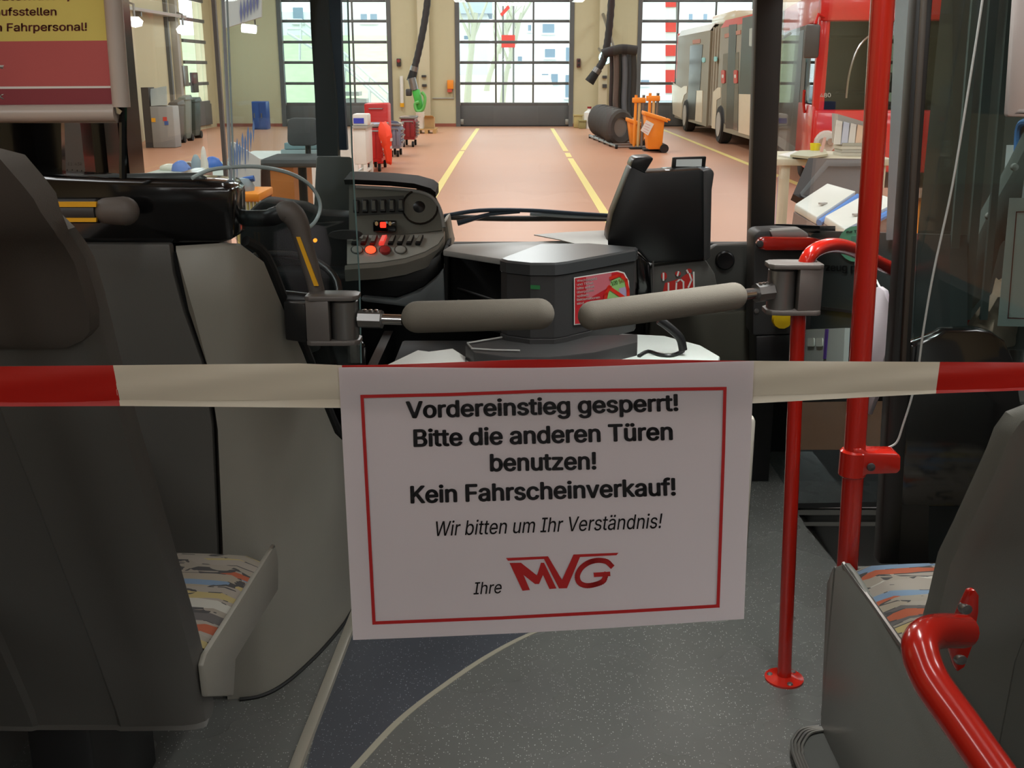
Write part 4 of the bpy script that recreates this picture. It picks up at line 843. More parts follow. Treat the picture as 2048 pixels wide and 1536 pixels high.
# floor seams
seam = mat('beige_floor_seam', (150, 144, 128), .6)
MB().loft([[p + Vector((-.009, 0, 0)), p + Vector((.009, 0, 0)), p + Vector((.009, 0, .0015)), p + Vector((-.009, 0, .0015))] for p in smooth_path([PZ(u, v, 0) for u, v in ((690, 1560), (715, 1530), (800, 1440), (890, 1370), (985, 1307), (1075, 1262), (1200, 1215), (1330, 1190))], 6)]).build('floor_seam', seam, bus_floor)
dk = floor_mat('dark_floor_panel', (68, 70, 76), (140, 142, 148), .34)
MB().prism([PZ(u, v, 0) for u, v in ((610, 1545), (640, 1430), (700, 1262), (770, 1100), (1000, 1150), (1200, 1215), (1075, 1262), (985, 1307), (890, 1370), (800, 1440), (712, 1536), (700, 1550))], (0, 0, .0008)).build('floor_insert', dk, bus_floor)
al = [PZ(u, v, 0) for u, v in ((570, 1600), (598, 1520), (645, 1400), (697, 1265), (742, 1150))]
MB().loft([[p + Vector((-.017, 0, 0)), p + Vector((.014, 0, 0)), p + Vector((.011, 0, .008)), p + Vector((.0, 0, .011)), p + Vector((-.014, 0, .008))] for p in al]).build('edge_strip', mat('worn_aluminium', (176, 170, 156), .3, metal=.5), bus_floor)
# ------------------------------------------------------------------ driver's partition
part = thing('driver_partition', 'moulded grey partition wall behind the driver with a curved dark seam', 'partition', (-.7, 2.4, 0))
def panel(nm, plan, ztops, m, th=.03, zb=.0, nz=1):
    """vertical wall following plan points, top heights ztops"""
    rows = []
    for i, (x, y) in enumerate(plan):
        a = Vector(plan[max(i - 1, 0)]); b = Vector(plan[min(i + 1, len(plan) - 1)]); d = (b - a).normalized(); n = Vector((-d.y, d.x)) * th
        zt = ztops[i]; r = min(.03, th)
        rows.append([Vector((x, y, zb)), Vector((x, y, zt - r)), Vector((x + n.x * .3, y + n.y * .3, zt - .3 * r)), Vector((x + n.x * .9, y + n.y * .9, zt)), Vector((x + n.x, y + n.y, zb))])
    return MB().loft(rows).build(nm, m, part, angle=50)
# rear panel left of the seam: edge follows the seam
seamz = [(345, 488), (352, 545), (372, 620), (410, 725), (430, 850), (440, 1080), (446, 1300), (450, 1400)]
sp_ = [P(u, v, 2.35) for u, v in seamz]
MB().prism([P(-60, 490, 2.35), P(160, 487, 2.35)] + [q + Vector((-.006, 0, 0)) for q in sp_] + [P(-60, 1420, 2.35)], (0, .03, 0)).build('rear_panel', M['grey2'], part, bevel=.006)
box('seam_strip', (-.80, 2.372, 0), (-.655, 2.38, 1.085), M['rubber'], part)
# corner panel right of seam, curved in plan, with sloping top edge
rows = []
plan = [(-.66, 2.35), (-.62, 2.36), (-.585, 2.39), (-.555, 2.44), (-.53, 2.5), (-.505, 2.57), (-.482, 2.65), (-.463, 2.73), (-.45, 2.82), (-.44, 2.95), (-.435, 3.2)]
tops = [1.10, 1.105, 1.10, 1.06, .94, .82, .68, .56, .5, .47, .46]
for i, (x, y) in enumerate(plan):
    a = Vector(plan[max(i - 1, 0)]); b = Vector(plan[min(i + 1, len(plan) - 1)]); d = (b - a).normalized(); n = Vector((-d.y, d.x)) * .035
    zt = tops[i]; col = []
    for k in range(9):
        z = zt * k / 8; xx = x
        if i == 0: # follow seam
            for j in range(len(sp_) - 1):
                if sp_[j + 1].z <= z <= sp_[j].z: q = (z - sp_[j + 1].z) / (sp_[j].z - sp_[j + 1].z + 1e-9); xx = sp_[j + 1].x + (sp_[j].x - sp_[j + 1].x) * q + .006
            if z > sp_[0].z: xx = sp_[0].x + .006
        elif i == 1: xx = x - .0
        col.append(Vector((xx, y, z)))
    col[-1].z -= .008
    rows.append(col + [Vector((col[-1].x + n.x * .4, y + n.y * .4, zt)), Vector((x + n.x, y + n.y, zt - .004)), Vector((x + n.x, y + n.y, 0))])
MB().loft(rows).build('corner_panel', M['grey'], part, angle=60)
edge = [Vector((x, y, zt)) + Vector((.0, .02, .004)) for (x, y), zt in list(zip(plan, tops))[2:]]
MB().tube(smooth_path(edge, 3), .012, 8).build('edge_seal', M['rubber'], part)
MB().tube(smooth_path([Vector((x + .002, y - .004, .003)) for x, y in plan], 3), .005, 6).build('base_seal', M['rubber'], part)
top = thing('partition_ledge', 'glossy black ledge box with rounded lip on top of the driver partition', 'ledge', P(320, 480, 2.37))
MB().prism([P(u, v, 2.37) for u, v in ((-60, 492), (-60, 340), (113, 352), (210, 356), (400, 360), (447, 364), (466, 380), (468, 478), (440, 486), (300, 490))], (0, .12, 0)).build('box', M['gloss'], top, bevel=.01)
lip = [P(u, v, 2.40) for u, v in ((122, 362), (200, 360), (300, 357), (395, 356), (412, 361))]
MB().tube(lip, [.011, .012, .012, .012, .008], 10).build('lip', mat('lip_grey', (70, 76, 76), .3), top)
bp_ = thing('cab_backboard', 'black panel behind the poster at the driver side wall', 'panel', P(50, 350, 2.45))
MB().prism([P(u, v, 2.45) for u, v in ((-60, 350), (-60, -60), (113, -60), (125, 365), (60, 366))], (0, .02, 0)).build('board', M['gloss'], bp_)
# horizontal grab rail with yellow stripes
g = thing('grab_rail', 'horizontal grey grab rail with two yellow stripes on the driver partition', 'grab rail', P(180, 450, 2.3))
MB().tube([P(-40, 422, 2.28), P(196, 422, 2.28)], .0255, 14).build('bar', M['dgrey'], g)
for (va, vb) in ((404, 414), (436, 444)):
    MB().prism([P(u, v, 2.2545) for u, v in ((-40, va), (192, va), (192, vb), (-40, vb))], (0, .008, 0)).build('yellow_stripe', M['yellow'], g)
MB().capsule(P(188, 422, 2.28), P(278, 422, 2.28), .027, .030, 16).build('end_knob', mat('knob_taupe', (96, 88, 82), .55), g)
MB().tube([P(230, 420, 2.29), P(230, 420, 2.42)], .016, 10).build('bracket', M['black'], g)
# acrylic screen
scr = thing('driver_screen', 'clear acrylic driver screen rising from the partition corner', 'protective screen', (-.5, 2.6, 1.0))
A, Bq = Vector((-.612, 2.44)), Vector((-.392, 2.74))
dd = (Bq - A).normalized(); nn = Vector((-dd.y, dd.x)) * .006
def sq(a, z): q = A.lerp(Bq, a); return Vector((q.x, q.y, z))
scp = lambda u, v: PN(u, v, Vector((A.x, A.y, 1)), Vector((nn.x, nn.y, 0)).normalized())
pts = [scp(u, v) for u, v in ((441, -60), (692, -60), (704, 300), (719, 560), (722, 726), (600, 728), (500, 500), (465, 470))]
MB().prism(pts, (nn.x, nn.y, 0)).build('pane', M['acryl'], scr)
bev = mat('acrylic_edge', (190, 208, 210), .25)
MB().tube([pts[1] + Vector((.002, 0, 0)), pts[2], pts[3], pts[4]], .0022, 6).build('polished_edge', mat('edge_dark', (120, 150, 150), .3), scr)
MB().tube([scp(443, -60), scp(455, 200), scp(466, 470)], .004, 6).build('polished_edge', mat('edge_bright', (180, 190, 200), .15), scr)
MB().tube([scp(452, -60), scp(462, 200), scp(472, 470)], .0025, 6).build('polished_edge', bev, scr)
MB().tube(smooth_path([scp(u, v) for u, v in ((384, 356), (420, 340), (470, 334), (520, 334), (575, 345), (615, 366), (636, 394), (640, 420), (628, 446), (604, 464))], 4), .0045, 8).build('cutout_edge', bev, scr)
MB().capsule(scp(445, 384) + Vector((0, -.01, 0)), scp(452, 462) + Vector((0, -.01, 0)), .008, .008, 10).build('latch_strip', mat('lilac_grey', (176, 170, 178), .4), scr)
# bent handle on the screen
h = thing('cab_door_handle_bar', 'bent grey and yellow hand grip on the cab screen', 'hand grip', scp(600, 560))
gp = [P(u, v, 2.52) for u, v in ((462, 436), (500, 437), (535, 436), (560, 428), (578, 424), (596, 446), (606, 480), (620, 530), (633, 580), (640, 612))]
MB().tube(smooth_path(gp[:4], 4), [.019 + .002 * (i > 8) for i in range(13)], 12).build('arm', M['black'], h)
MB().tube(smooth_path(gp[3:], 4), [.021, .023, .025, .026, .027, .027, .027, .026, .025, .024, .023, .022, .021, .021, .02, .02, .02, .02, .019, .019, .019, .018, .017, .016, .012], 14).build('grip', mat('knob_taupe', (96, 88, 82), .55), h)
MB().prism([P(u, v, 2.496) for u, v in ((592, 474), (600, 474), (637, 572), (628, 572)) ], (0, .006, 0)).build('yellow_stripe', M['yellow'], h)
MB().capsule(P(536, 592, 2.53), P(640, 606, 2.52), .018, .02, 12).build('lower_arm', M['black'], h)
# ------------------------------------------------------------------ poster
YP = 2.28
po = thing('framed_poster', 'hanging yellow and dark red notice poster in a pale rounded frame', 'poster', P(120, 240, YP))
pp = lambda d: (lambda u, v: P(u, v, YP - d))
MB().prism([P(u, v, YP) for u, v in ((-160, -160), (222, -160), (233, 246), (-160, 246))], (0, .012, 0)).build('backing', M['lgrey'], po)
flat('yellow_field', [(-150, -160), (205, -160), (209, 0), (217, 81), (-150, 84)], mat('poster_yellow', (222, 204, 104), .6), po, pp(.001))
flat('red_field', [(-150, 84), (217, 81), (226, 172), (-150, 174)], mat('poster_red', (190, 88, 86), .6), po, pp(.001))
flat('white_rule', [(-150, 174), (226, 172), (226.4, 176), (-150, 179)], M['white'], po, pp(.0012))
flat('footer_field', [(-150, 179), (226.4, 176), (230, 210), (-150, 213)], mat('poster_maroon', (140, 54, 62), .6), po, pp(.001))
pm = mat('poster_maroon_ink', (120, 52, 44), .6)
text('lettering', 'Vorverkaufsstellen', pm, po, pp(.002), -103, 113, 31.5, 30.5, 15, bold=.012)
text('lettering', 'dem Fahrpersonal!', pm, po, pp(.002), -46, 174, 63, 61, 15.5, bold=.012)
text('lettering', 'Automaten,', pm, po, pp(.002), -20, 140, 1, -1, 15, bold=.012)
text('lettering', 'VERKEHR', M['white'], po, pp(.002), -140, 8, 137, 137, 6, bold=.01)
flat('logo_bar', [(-100, 130.5), (8, 130.5), (6, 134.5), (-100, 134.5)], M['white'], po, pp(.002))
text('lettering', 'NETZWERK', M['white'], po, pp(.002), -120, 8, 198, 198, 9.5, bold=.012)
frm = mat('frame_offwhite', (190, 178, 168), .35)
MB().tube([P(-160, 229, YP - .004), P(232, 226, YP - .004)], .0175, 16).build('frame_bar', frm, po)
MB().tube([P(216, -160, YP - .004), P(226, 0, YP - .004), P(243, 214, YP - .004)], .0175, 16).build('frame_bar', frm, po)
MB().prism([P(u, v, YP - .01) for u, v in ((230, 212), (244, 222), (240, 229), (231, 226))], (0, .01, 0)).build('clip', M['chrome'], po)
MB().tube([P(246, 210, YP + .01), P(246, 356, YP + .02)], .008, 8).build('rod', M['gloss'], po)
# ------------------------------------------------------------------ left seat
fab = seat_fabric()
xs_ = -.55
sil = [(413, 1452), (418, 1436), (415, 1400), (380, 1260), (345, 1140), (300, 985), (262, 860), (222, 720), (205, 650), (190, 590), (170, 525), (150, 490)]
E_ = [PX(u, v, xs_) for u, v in sil]
# continue over the rounded top corner
tops_ = [(128, 462, 1.335, -.565), (90, 425, 1.315, -.585), (45, 370, 1.30, -.612), (0, 318, 1.29, -.645)]
for (u, v, Y, x) in tops_: q = P(u, v, Y); E_.append(q)
E_ += [Vector((-.69, 1.27, E_[-1].z + .03)), Vector((-.72, 1.265, E_[-1].z + .04))]
st = thing('passenger_seat', 'tall moulded grey bus seat with patterned cushion in front of the driver partition', 'seat', (-.78, 1.9, 0))
prof = [(0, .035), (0, 0), (.004, -.016), (.018, -.032), (.04, -.04), (.15, -.047), (.158, -.036), (.30, -.036), (.308, -.047), (.42, -.04), (.442, -.032), (.456, -.016), (.46, 0), (.46, .035)]
cxm = xs_ - .23
rows = []
for i, q in enumerate(E_):
    sc = (q.x - cxm) / .23
    lower = min(1.0, .35 + i * .25)
    rows.append([Vector((cxm + (.23 - dx_) * sc, q.y + dy * (lower if dy < 0 else 1), q.z)) for dx_, dy in prof])
MB().loft(rows).build('back_shell', M['grey2'], st, angle=28)
# upper rear insert
def edge_at(z):
    for i in range(len(E_) - 1):
        if E_[i].z <= z <= E_[i + 1].z: return E_[i].lerp(E_[i + 1], (z - E_[i].z) / (E_[i + 1].z - E_[i].z + 1e-9))
    return E_[-1]
zb_, zt_ = P(150, 680, 1.50).z - .0, E_[-1].z - .01
rows = []
zl = [zb_ + .012 * k for k in range(3)] + [zb_ + .05]
ez = [q.z for q in E_ if q.z > zb_ + .06]
for z0_, z1_ in zip(ez, ez[1:]): zl += [z0_, (z0_ + z1_) / 2]
zl += [ez[-1]]
for k, z in enumerate(zl):
    q = edge_at(z); sc = (q.x - cxm) / .23
    wr = max(0.0, min(1.0, (z - 1.27) / .05))
    ins = [.055, .03, .019][k] if k < 3 else .0135 * (1 - wr)
    q2 = CAMP + (q - CAMP) * .962
    ex = q2.x - ins; ey = q2.y; zz = q2.z; hw_ = ex - cxm
    r = []
    for j in range(9):
        a_ = j / 8; r.append(Vector((cxm + hw_ * (1 - 2 * a_), ey - .012 * math.sin(math.pi * a_) ** .5 * (1 if k else .4), zz)))
    r += [Vector((cxm - hw_, ey + .035 + .03 * wr, zz)), Vector((cxm + hw_, ey + .035 + .03 * wr, zz))]
    rows.append(r)
MB().loft(rows).build('back_insert', mat('insert_brown', (70, 64, 58), .75, bump=.3, bscale=700), st, angle=50)
# cushion
def cushion(x0, x1, y0, y1, z, par, th=.07):
    b = MB(); rows = []
    nx, ny = 12, 14
    top_ = [[Vector((x0 + (x1 - x0) * i / nx, y0 + (y1 - y0) * j / ny, z + .012 * math.sin(math.pi * i / nx) ** .6 - (.05 * max(0, (j / ny - .82) / .18) ** 2) - .012 * (1 if i in (0, nx) else 0))) for j in range(ny + 1)] for i in range(nx + 1)]
    vs = [p for r in top_ for p in r]; n_ = ny + 1
    fs = [(i * n_ + j, (i + 1) * n_ + j, (i + 1) * n_ + j + 1, i * n_ + j + 1) for i in range(nx) for j in range(ny)]
    o0 = len(vs); vs += [Vector((p.x, p.y, z - th)) for p in vs[:o0]]
    fs += [(o0 + i * n_ + j, o0 + i * n_ + j + 1, o0 + (i + 1) * n_ + j + 1, o0 + (i + 1) * n_ + j) for i in range(nx) for j in range(ny)]
    rim = [i * n_ for i in range(nx + 1)] + [nx * n_ + j for j in range(1, n_)] + [i * n_ + ny for i in range(nx - 1, -1, -1)] + [j for j in range(ny - 1, 0, -1)]
    for a_, b_ in zip(rim, rim[1:] + rim[:1]): fs.append((a_, b_, b_ + o0, a_ + o0))
    return MB().add(vs, fs).build('cushion', fab, par, angle=60)
cushion(-.985, -.545, 1.80, 2.25, .452, st)
rimp = [(408, 1330), (414, 1308), (480, 1203), (545, 1098), (552, 1092), (557, 1120), (557, 1180), (520, 1240), (472, 1320), (468, 1392), (416, 1394)]
MB().prism([PX(u, v, -.538) for u, v in rimp], (-.012, 0, 0)).build('side_shell', M['grey'], st, bevel=.004)
MB().tube([PX(u, v, -.544) + Vector((0, 0, .004)) for u, v in ((412, 1314), (480, 1204), (546, 1096))], .0055, 8).build('trim_strip', M['alu'], st)
box('seat_pan', (-.98, 1.8, .36), (-.55, 2.2, .39), M['dgrey'], st, bevel=.01)
box('leg', (-.9, 1.78, .0), (-.78, 2.1, .36), M['black'], st, bevel=.01); box('wall_bracket', (-1.095, 1.8, .3), (-.9, 2.1, .36), M['black'], st)
# ------------------------------------------------------------------ right seat
rs = thing('passenger_seat', 'low grey bus seat with patterned cushion on a podium beside the black partition', 'seat', (.94, 1.8, 0))
cushion(.722, 1.17, 1.76, 2.19, .455, rs, .06)
sk = [PX(u, v, .705) for u, v in ((1690, 1126), (1664, 1136), (1653, 1165), (1650, 1230), (1643, 1400), (1638, 1505))]
prof2 = [sk[0] + Vector((0, -.05, .004))] + sk + [Vector((.705, 1.2, .05)), Vector((.705, 1.2, .30)), Vector((.705, 1.5, .44))]
MB().prism(prof2, (.012, 0, 0)).build('side_skirt', mat('seat_grey', (116, 116, 110), .4, bump=.12, bscale=400), rs, bevel=.004)
MB().tube([PX(u, v, .709) for u, v in ((1688, 1128), (1745, 1206), (1800, 1284), (1850, 1352))], .006, 8).build('trim_strip', M['alu'], rs)
MB().prism([(.705, 2.195, .05), (.705, 2.195, .42), (1.17, 2.195, .42), (1.17, 2.195, .05)], (0, .012, 0)).build('front_panel', mat('seat_grey', (116, 116, 110), .4, bump=.12, bscale=400), rs)
Er = [PX(u, v, .725) for u, v in ((1842, 1300), (1868, 1215), (1890, 1120), (1920, 1060), (1960, 975), (1990, 910), (2006, 868), (2024, 836), (2044, 820))]
Er[-2].x += .004; Er[-1] = Er[-1] + Vector((.02, .0, .0)); Er.append(Er[-1] + Vector((.03, -.003, .012)))
Er = [Vector((.725, Er[0].y + .06, .03)), Vector((.725, Er[0].y + .015, .3))] + Er
rows = []
cx2 = .725 + .225
for i, q in enumerate(Er):
    sc = (cx2 - q.x) / .225
    rows.append([Vector((cx2 - (.225 - dx_ * .978) * sc, q.y + dy * .9, q.z)) for dx_, dy in prof])
MB().loft(rows).build('back_shell', mat('seat_grey', (116, 116, 110), .4, bump=.12, bscale=400), rs, angle=28)
# podium
pd = thing('seat_podium', 'low dark podium with ribbed metal edge under the front seat', 'podium', (.9, 1.9, 0))
pl_ = [PZ(u, v, 0) for u, v in ((1566, 1560), (1564, 1500), (1570, 1480), (1590, 1470), (1650, 1464))]
pts = [(.62, 1.3), (.615, 2.0), (.62, 2.12), (.635, 2.16), (.66, 2.19), (.70, 2.2), (1.19, 2.2), (1.19, 1.3)]
MB().prism([Vector((x, y, 0)) for x, y in pts], (0, 0, .022)).build('deck', mat('podium_rubber', (56, 56, 52), .7), pd)
for k in range(4):
    off = .006 * k
    MB().tube(smooth_path([Vector((x + off, y - (off if y > 2.1 else 0), .024 + .001 * k)) for x, y in pts[:6]], 4), .0034, 6).build('rib', M['alu'], pd)
# red seat handle
hd = thing('seat_handrail', 'thick glossy red handrail bolted to the back of the low seat', 'handrail', T(1930, 1290, 1.6))
hp = [T(1925, 1262, 1.66), T(1880, 1262, 1.6), T(1850, 1272, 1.56), T(1840, 1300, 1.53), T(1862, 1362, 1.50), T(1925, 1452, 1.44), T(1990, 1545, 1.38), T(2070, 1660, 1.31)]
MB().tube(smooth_path(hp, 6), .0255, 18).build('tube', M['red'], hd)
pc = T(1932, 1240, 1.675)
def onb(u, v): return PN(u, v, Vector((.8, 1.56, .55)), Vector((-.35, -1, -.35)).normalized())
MB().prism([onb(u, v) for u, v in ((1937, 1182), (1950, 1180), (1959, 1192), (1958, 1226), (1947, 1290), (1930, 1335), (1915, 1345), (1906, 1330), (1896, 1290), (1905, 1250), (1922, 1212))], (0, .012, 0)).build('mount_plate', M['red'], hd, bevel=.003)
for (u, v) in ((1932, 1217), (1922, 1318)): q = onb(u, v); MB().lathe([(.0, -.006), (.008, -.005), (.011, 0), (.011, .006)], q, (0, 1, 0), 12).build('bolt', M['steel'], hd)
# ------------------------------------------------------------------ notice and barrier tape
YT = .757
def cu(u, v):
    s = (u - 677) / 831.0; t = (v - 730) / 540.0
    return YT + .0025 * math.cos(2 * math.pi * s) + .004 * t * t - .003 * math.sin(math.pi * s) * (1 - t)
def pap(d=0.0): return lambda u, v: P(u, v, cu(u, v) - d)
no = thing('paper_notice', 'white printed notice with red border hung over the barrier tape', 'notice', P(1095, 1270, YT))
def edge_top(s): return 735 + (722 - 735) * s + 7 * math.sin(math.pi * s) ** 2
def edge_bot(s): return 1280 + (1238 - 1280) * s + 4 * math.sin(math.pi * s)
vs = []; nu_, nv_ = 24, 16
for j in range(nv_ + 1):
    for i in range(nu_ + 1):
        s, t_ = i / nu_, j / nv_
        ul = 677 + (706 - 677) * t_; ur = 1508 + (1488 - 1508) * t_
        u = ul + (ur - ul) * s; v = edge_top(s) + (edge_bot(s) - edge_top(s)) * t_
        vs.append(pap()(u, v))
fs = [(j * (nu_ + 1) + i, j * (nu_ + 1) + i + 1, (j + 1) * (nu_ + 1) + i + 1, (j + 1) * (nu_ + 1) + i) for j in range(nv_) for i in range(nu_)]
n0_ = len(vs); vs2 = vs + [p + Vector((0, .00025, 0)) for p in vs]
fs2 = fs + [tuple(n0_ + k for k in f[::-1]) for f in fs]
MB().add(vs2, fs2).build('sheet', M['paper'], no)


bd = [(724, 793), (900, 789), (1090, 782), (1250, 780), (1450, 777), (1447, 900), (1436, 1212), (1250, 1223), (1000, 1236), (748, 1246), (735, 1000), (724, 793)]
ribbon('printed_border', bd, 6.5, M['rink'], no, pap(.0012))
L_ = [('Vordereinstieg gesperrt!', 812, 1357, 836, 821, 32, .018, 0), ('Bitte die anderen Türen', 827, 1346, 893, 879, 33, .018, 0), ('benutzen!', 980, 1193, 942, 938, 33, .018, 0), ('Kein Fahrscheinverkauf!', 821, 1352, 1006, 990, 33, .018, 0), ('Wir bitten um Ihr Verständnis!', 873, 1326, 1072, 1056, 29, .002, .22), ('Ihre', 947, 1004, 1189, 1186, 24, .002, .22)]
for (s_, u0, u1, v0, v1, cap, bo, sh) in L_: text('lettering', s_, M['ink'], no, pap(.0012), u0, u1, v0, v1, cap, bo, sh)
# emblem: bar, M, V, G
lg = lambda pts: MB().add([pap(.0012)(u, v) for u, v in pts], [tuple(range(len(pts)))]).build('emblem', M['rink'], no, smooth=False)
def fill(pts):
    t_ = tessellate_polygon([[Vector((u, v, 0)) for u, v in pts]])
    return MB().add([pap(.0012)(u, v) for u, v in pts], [tuple(q) for q in t_]).build('emblem', M['rink'], no, smooth=False)
fill([(1012, 1116), (1096, 1112.5), (1124, 1160), (1147, 1109), (1237, 1105.5), (1233, 1110.5), (1160, 1114), (1134, 1176.5), (1118, 1177), (1088, 1118), (1016, 1121.5)])
fill([(1019, 1126), (1042, 1125.5), (1074, 1151), (1082, 1125.5), (1088, 1125.5), (1113, 1177), (1099, 1178), (1086, 1150), (1078, 1168), (1070, 1168), (1047, 1150), (1060, 1180), (1045, 1181.5)])
arc = [(1222, 1131), (1212, 1123), (1194, 1121), (1176, 1126), (1162, 1137), (1155, 1152), (1159, 1165), (1172, 1171), (1190, 1169), (1206, 1162), (1212, 1149)]
ap = smooth_path([Vector((u, v, 0)) for u, v in arc], 5)
ribbon('emblem', [(p.x, p.y) for p in ap], 10, M['rink'], no, pap(.0013)); ribbon('emblem', [(1216, 1148), (1192, 1149.5)], 9, M['rink'], no, pap(.0013))
tp = thing('barrier_tape', 'folded red and white barrier tape stretched across the aisle', 'barrier tape', (0, YT, 1.2))
tred = mat('tape_red', (186, 22, 10), .35, var=.03, trans=.12); twh = mat('tape_white', (232, 222, 204), .38, var=.03, trans=.25)
def tv(u, kind):
    pts = {'top': [(-700, 741), (0, 733), (300, 730), (600, 727), (690, 731), (800, 729), (1050, 719), (1300, 719), (1510, 722), (2048, 725), (2800, 729)],
           'fold': [(-700, 800), (0, 806), (300, 802), (680, 800), (1100, 795), (1510, 791), (1850, 783), (2048, 779), (2800, 770)],
           'bot': [(-700, 804), (0, 813), (240, 812), (680, 816), (1100, 816), (1510, 807), (1880, 787), (2048, 781), (2800, 772)]}[kind]
    for (a, va), (b, vb) in zip(pts, pts[1:]):
        if a <= u <= b: return va + (vb - va) * (u - a) / (b - a)
    return pts[-1][1]
def tyw(u): return YT + .006 + .002 * math.sin(u / 210.0)
def tape_seg(nm, u0, u1, m, sl=0):
    us = [u0 + (u1 - u0) * i / 16 for i in range(17)]
    for lay, (ka, kb, dy, zt) in enumerate((('top', 'fold', 0, 0), ('top', 'bot', .0016, 1))):
        rows = []
        for i, u in enumerate(us):
            va, vb = tv(u, ka) + zt, tv(u, kb); r = []
            for k in range(7):
                a_ = k / 6; uu = u + (sl * a_ if i in (0, 16) else sl * a_); r.append(P(uu, va + (vb - va) * a_, tyw(u) + dy - .0012 * math.sin(math.pi * a_) - lay * .003 * max(0, a_ - .8) / .2 + .0005 * math.sin(a_ * 9 + u / 60)))
            rows.append(r + [q + Vector((0, .00025, 0)) for q in r[::-1]])
        MB().loft(rows).build(nm, m, tp)
tape_seg('red_band', -640, 226, tred, 14); tape_seg('white_band', 226, 684, twh, 10); tape_seg('red_band', 684, 1500, tred, 0); tape_seg('white_band', 1500, 1880, twh, -8); tape_seg('red_band', 1880, 2760, tred, -8)
for sx, lb in ((-.615, 'red grab pole holding one end of the barrier tape beside the tall seat'), (.645, 'red grab pole holding the other end of the barrier tape behind the low seat')):
    t = thing('grab_pole', lb, 'grab pole', (sx, YT + .02, 0))
    MB().tube([(sx, YT + .03, 0), (sx, YT + .03, 2.2)], .0175, 14).build('pole', M['red'], t); MB().lathe([(.045, 0), (.045, .006), (.03, .012)], (sx, YT + .03, 0), n=18).build('flange', M['red'], t)
# ------------------------------------------------------------------ gate pole, flange, red rail
gp_ = thing('gate_post', 'slim red gate post on a round floor flange', 'post', PZ(1568, 1362, 0))
b0 = PZ(1568, 1358, 0); b1 = P(1600, 545, 2.45)
MB().tube([b0, b1], .0172, 18).build('pole', M['red'], gp_)
MB().lathe([(.0, 0), (.048, 0), (.048, .005), (.03, .008), (.0172, .012)], b0, n=26).build('flange', M['red'], gp_)
for k in range(3): a_ = math.radians(-80 + 120 * k); MB().lathe([(.0, .004), (.006, .003), (.008, 0)], b0 + Vector((.035 * math.cos(a_), .035 * math.sin(a_), .0065)), n=10).build('bolt', M['steel'], gp_)
rail = smooth_path([P(1608, 560, 2.45), P(1610, 530, 2.45), P(1626, 504, 2.46), P(1660, 491, 2.52), P(1700, 497, 2.6), P(1750, 522, 2.68), P(1800, 545, 2.74), P(1840, 560, 2.78)], 5)
rl_ = thing('curved_handrail', 'red handrail arching from the gate post towards the door', 'handrail', rail[0])
MB().tube(rail, .0172, 16).build('tube', M['red'], rl_)
MB().tube([P(1840, 560, 2.78), P(1900, 575, 2.82)], .0172, 14).build('end_tube', M['red'], rl_)
# big pole with clamp
bpz = thing('door_pole', 'tall thick red pole clamped to the black partition', 'grab pole', Vector((.74, 2.2, 0)))
q0 = P(1768, -40, 2.2); q1 = P(1696, 1112, 2.2); dirv = (q1 - q0).normalized(); qb = q0 + dirv * ((0 - q0.z) / dirv.z)
MB().tube([q0 - dirv * .5, qb], .0225, 20).build('pole', M['red'], bpz)
cl = P(1706, 925, 2.2); ck = MB().lathe([(.025, -.03), (.029, -.026), (.029, .026), (.025, .03)], cl, (0, 0, 1), 20).build('clamp', M['red'], bpz)
MB().prism([P(u, v, 2.175) for u, v in ((1706, 898), (1722, 896), (1735, 906), (1795, 907), (1803, 914), (1802, 940), (1796, 948), (1735, 950), (1718, 960), (1706, 960))], (0, .05, 0)).build('clamp_arm', M['red'], bpz, bevel=.006)
MB().lathe([(.0, -.006), (.008, -.004), (.009, .0)], P(1742, 934, 2.172), (0, 1, 0), 12).build('bolt', M['dgrey'], bpz)
# gates
def gate(label, a, b, r0, r1, ham, sh0, sh1, mirror):
    t = thing('entry_gate', label, 'gate arm', ham)
    MB().capsule(a, b, r0, r1, 20, 6).build('pad', M['foam'], t)
    MB().tube([sh0, sh1], .0125, 14).build('shaft', M['chrome'], t)
    s1 = sh1.lerp(sh0, .05); s2 = sh1.lerp(sh0, .55)
    MB().tube([s1, s2], .0215, 8).build('shaft_sleeve', M['steel'], t)
    for k in range(3):
        q = s1.lerp(s2, .25 + .25 * k) + Vector((0, -.004, .019)); MB().lathe([(.005, 0), (.005, .004), (.0, .005)], q, n=8).build('screw', M['chrome'], t)
    hx, hy, hz = ham; sg = mirror
    MB().lathe([(.028, -.046), (.031, -.043), (.031, .043), (.028, .046)], ham, n=20).build('hinge_barrel', M['steel'], t)
    for dz in (-.055, .049):
        MB().prism([(hx + sg * x, hy + y, hz + dz) for x, y in ((-.036, -.02), (-.025, -.034), (0, -.038), (.075, -.038), (.085, -.03), (.085, .03), (.075, .038), (0, .038), (-.025, .034), (-.036, .02))], (0, 0, .011)).build('bracket_plate', mat('gate_casting', (112, 106, 102), .4, metal=.3), t, bevel=.002)
    MB().prism([(hx + sg * x, hy + y, hz - .045) for x, y in ((.031, -.037), (.085, -.03), (.085, .03), (.031, .037))], (0, 0, .095)).build('bracket_web', mat('gate_casting', (112, 106, 102), .4, metal=.3), t, bevel=.003)
    return t
hr = P(1562, 577, 2.44)
gate('padded grey gate arm hinged on the slim red post', P(1157, 635, 2.30), P(1492, 589, 2.40), .0315, .0305, hr, P(1484, 590, 2.40), P(1545, 582, 2.43), 1)
hl_ = P(690, 638, 2.48)
lgt = gate('padded grey gate arm hinged on the driver cab side', P(1109, 627, 2.44), P(803, 635, 2.46), .0355, .0365, hl_, P(805, 640, 2.46), P(715, 637, 2.48), -1)
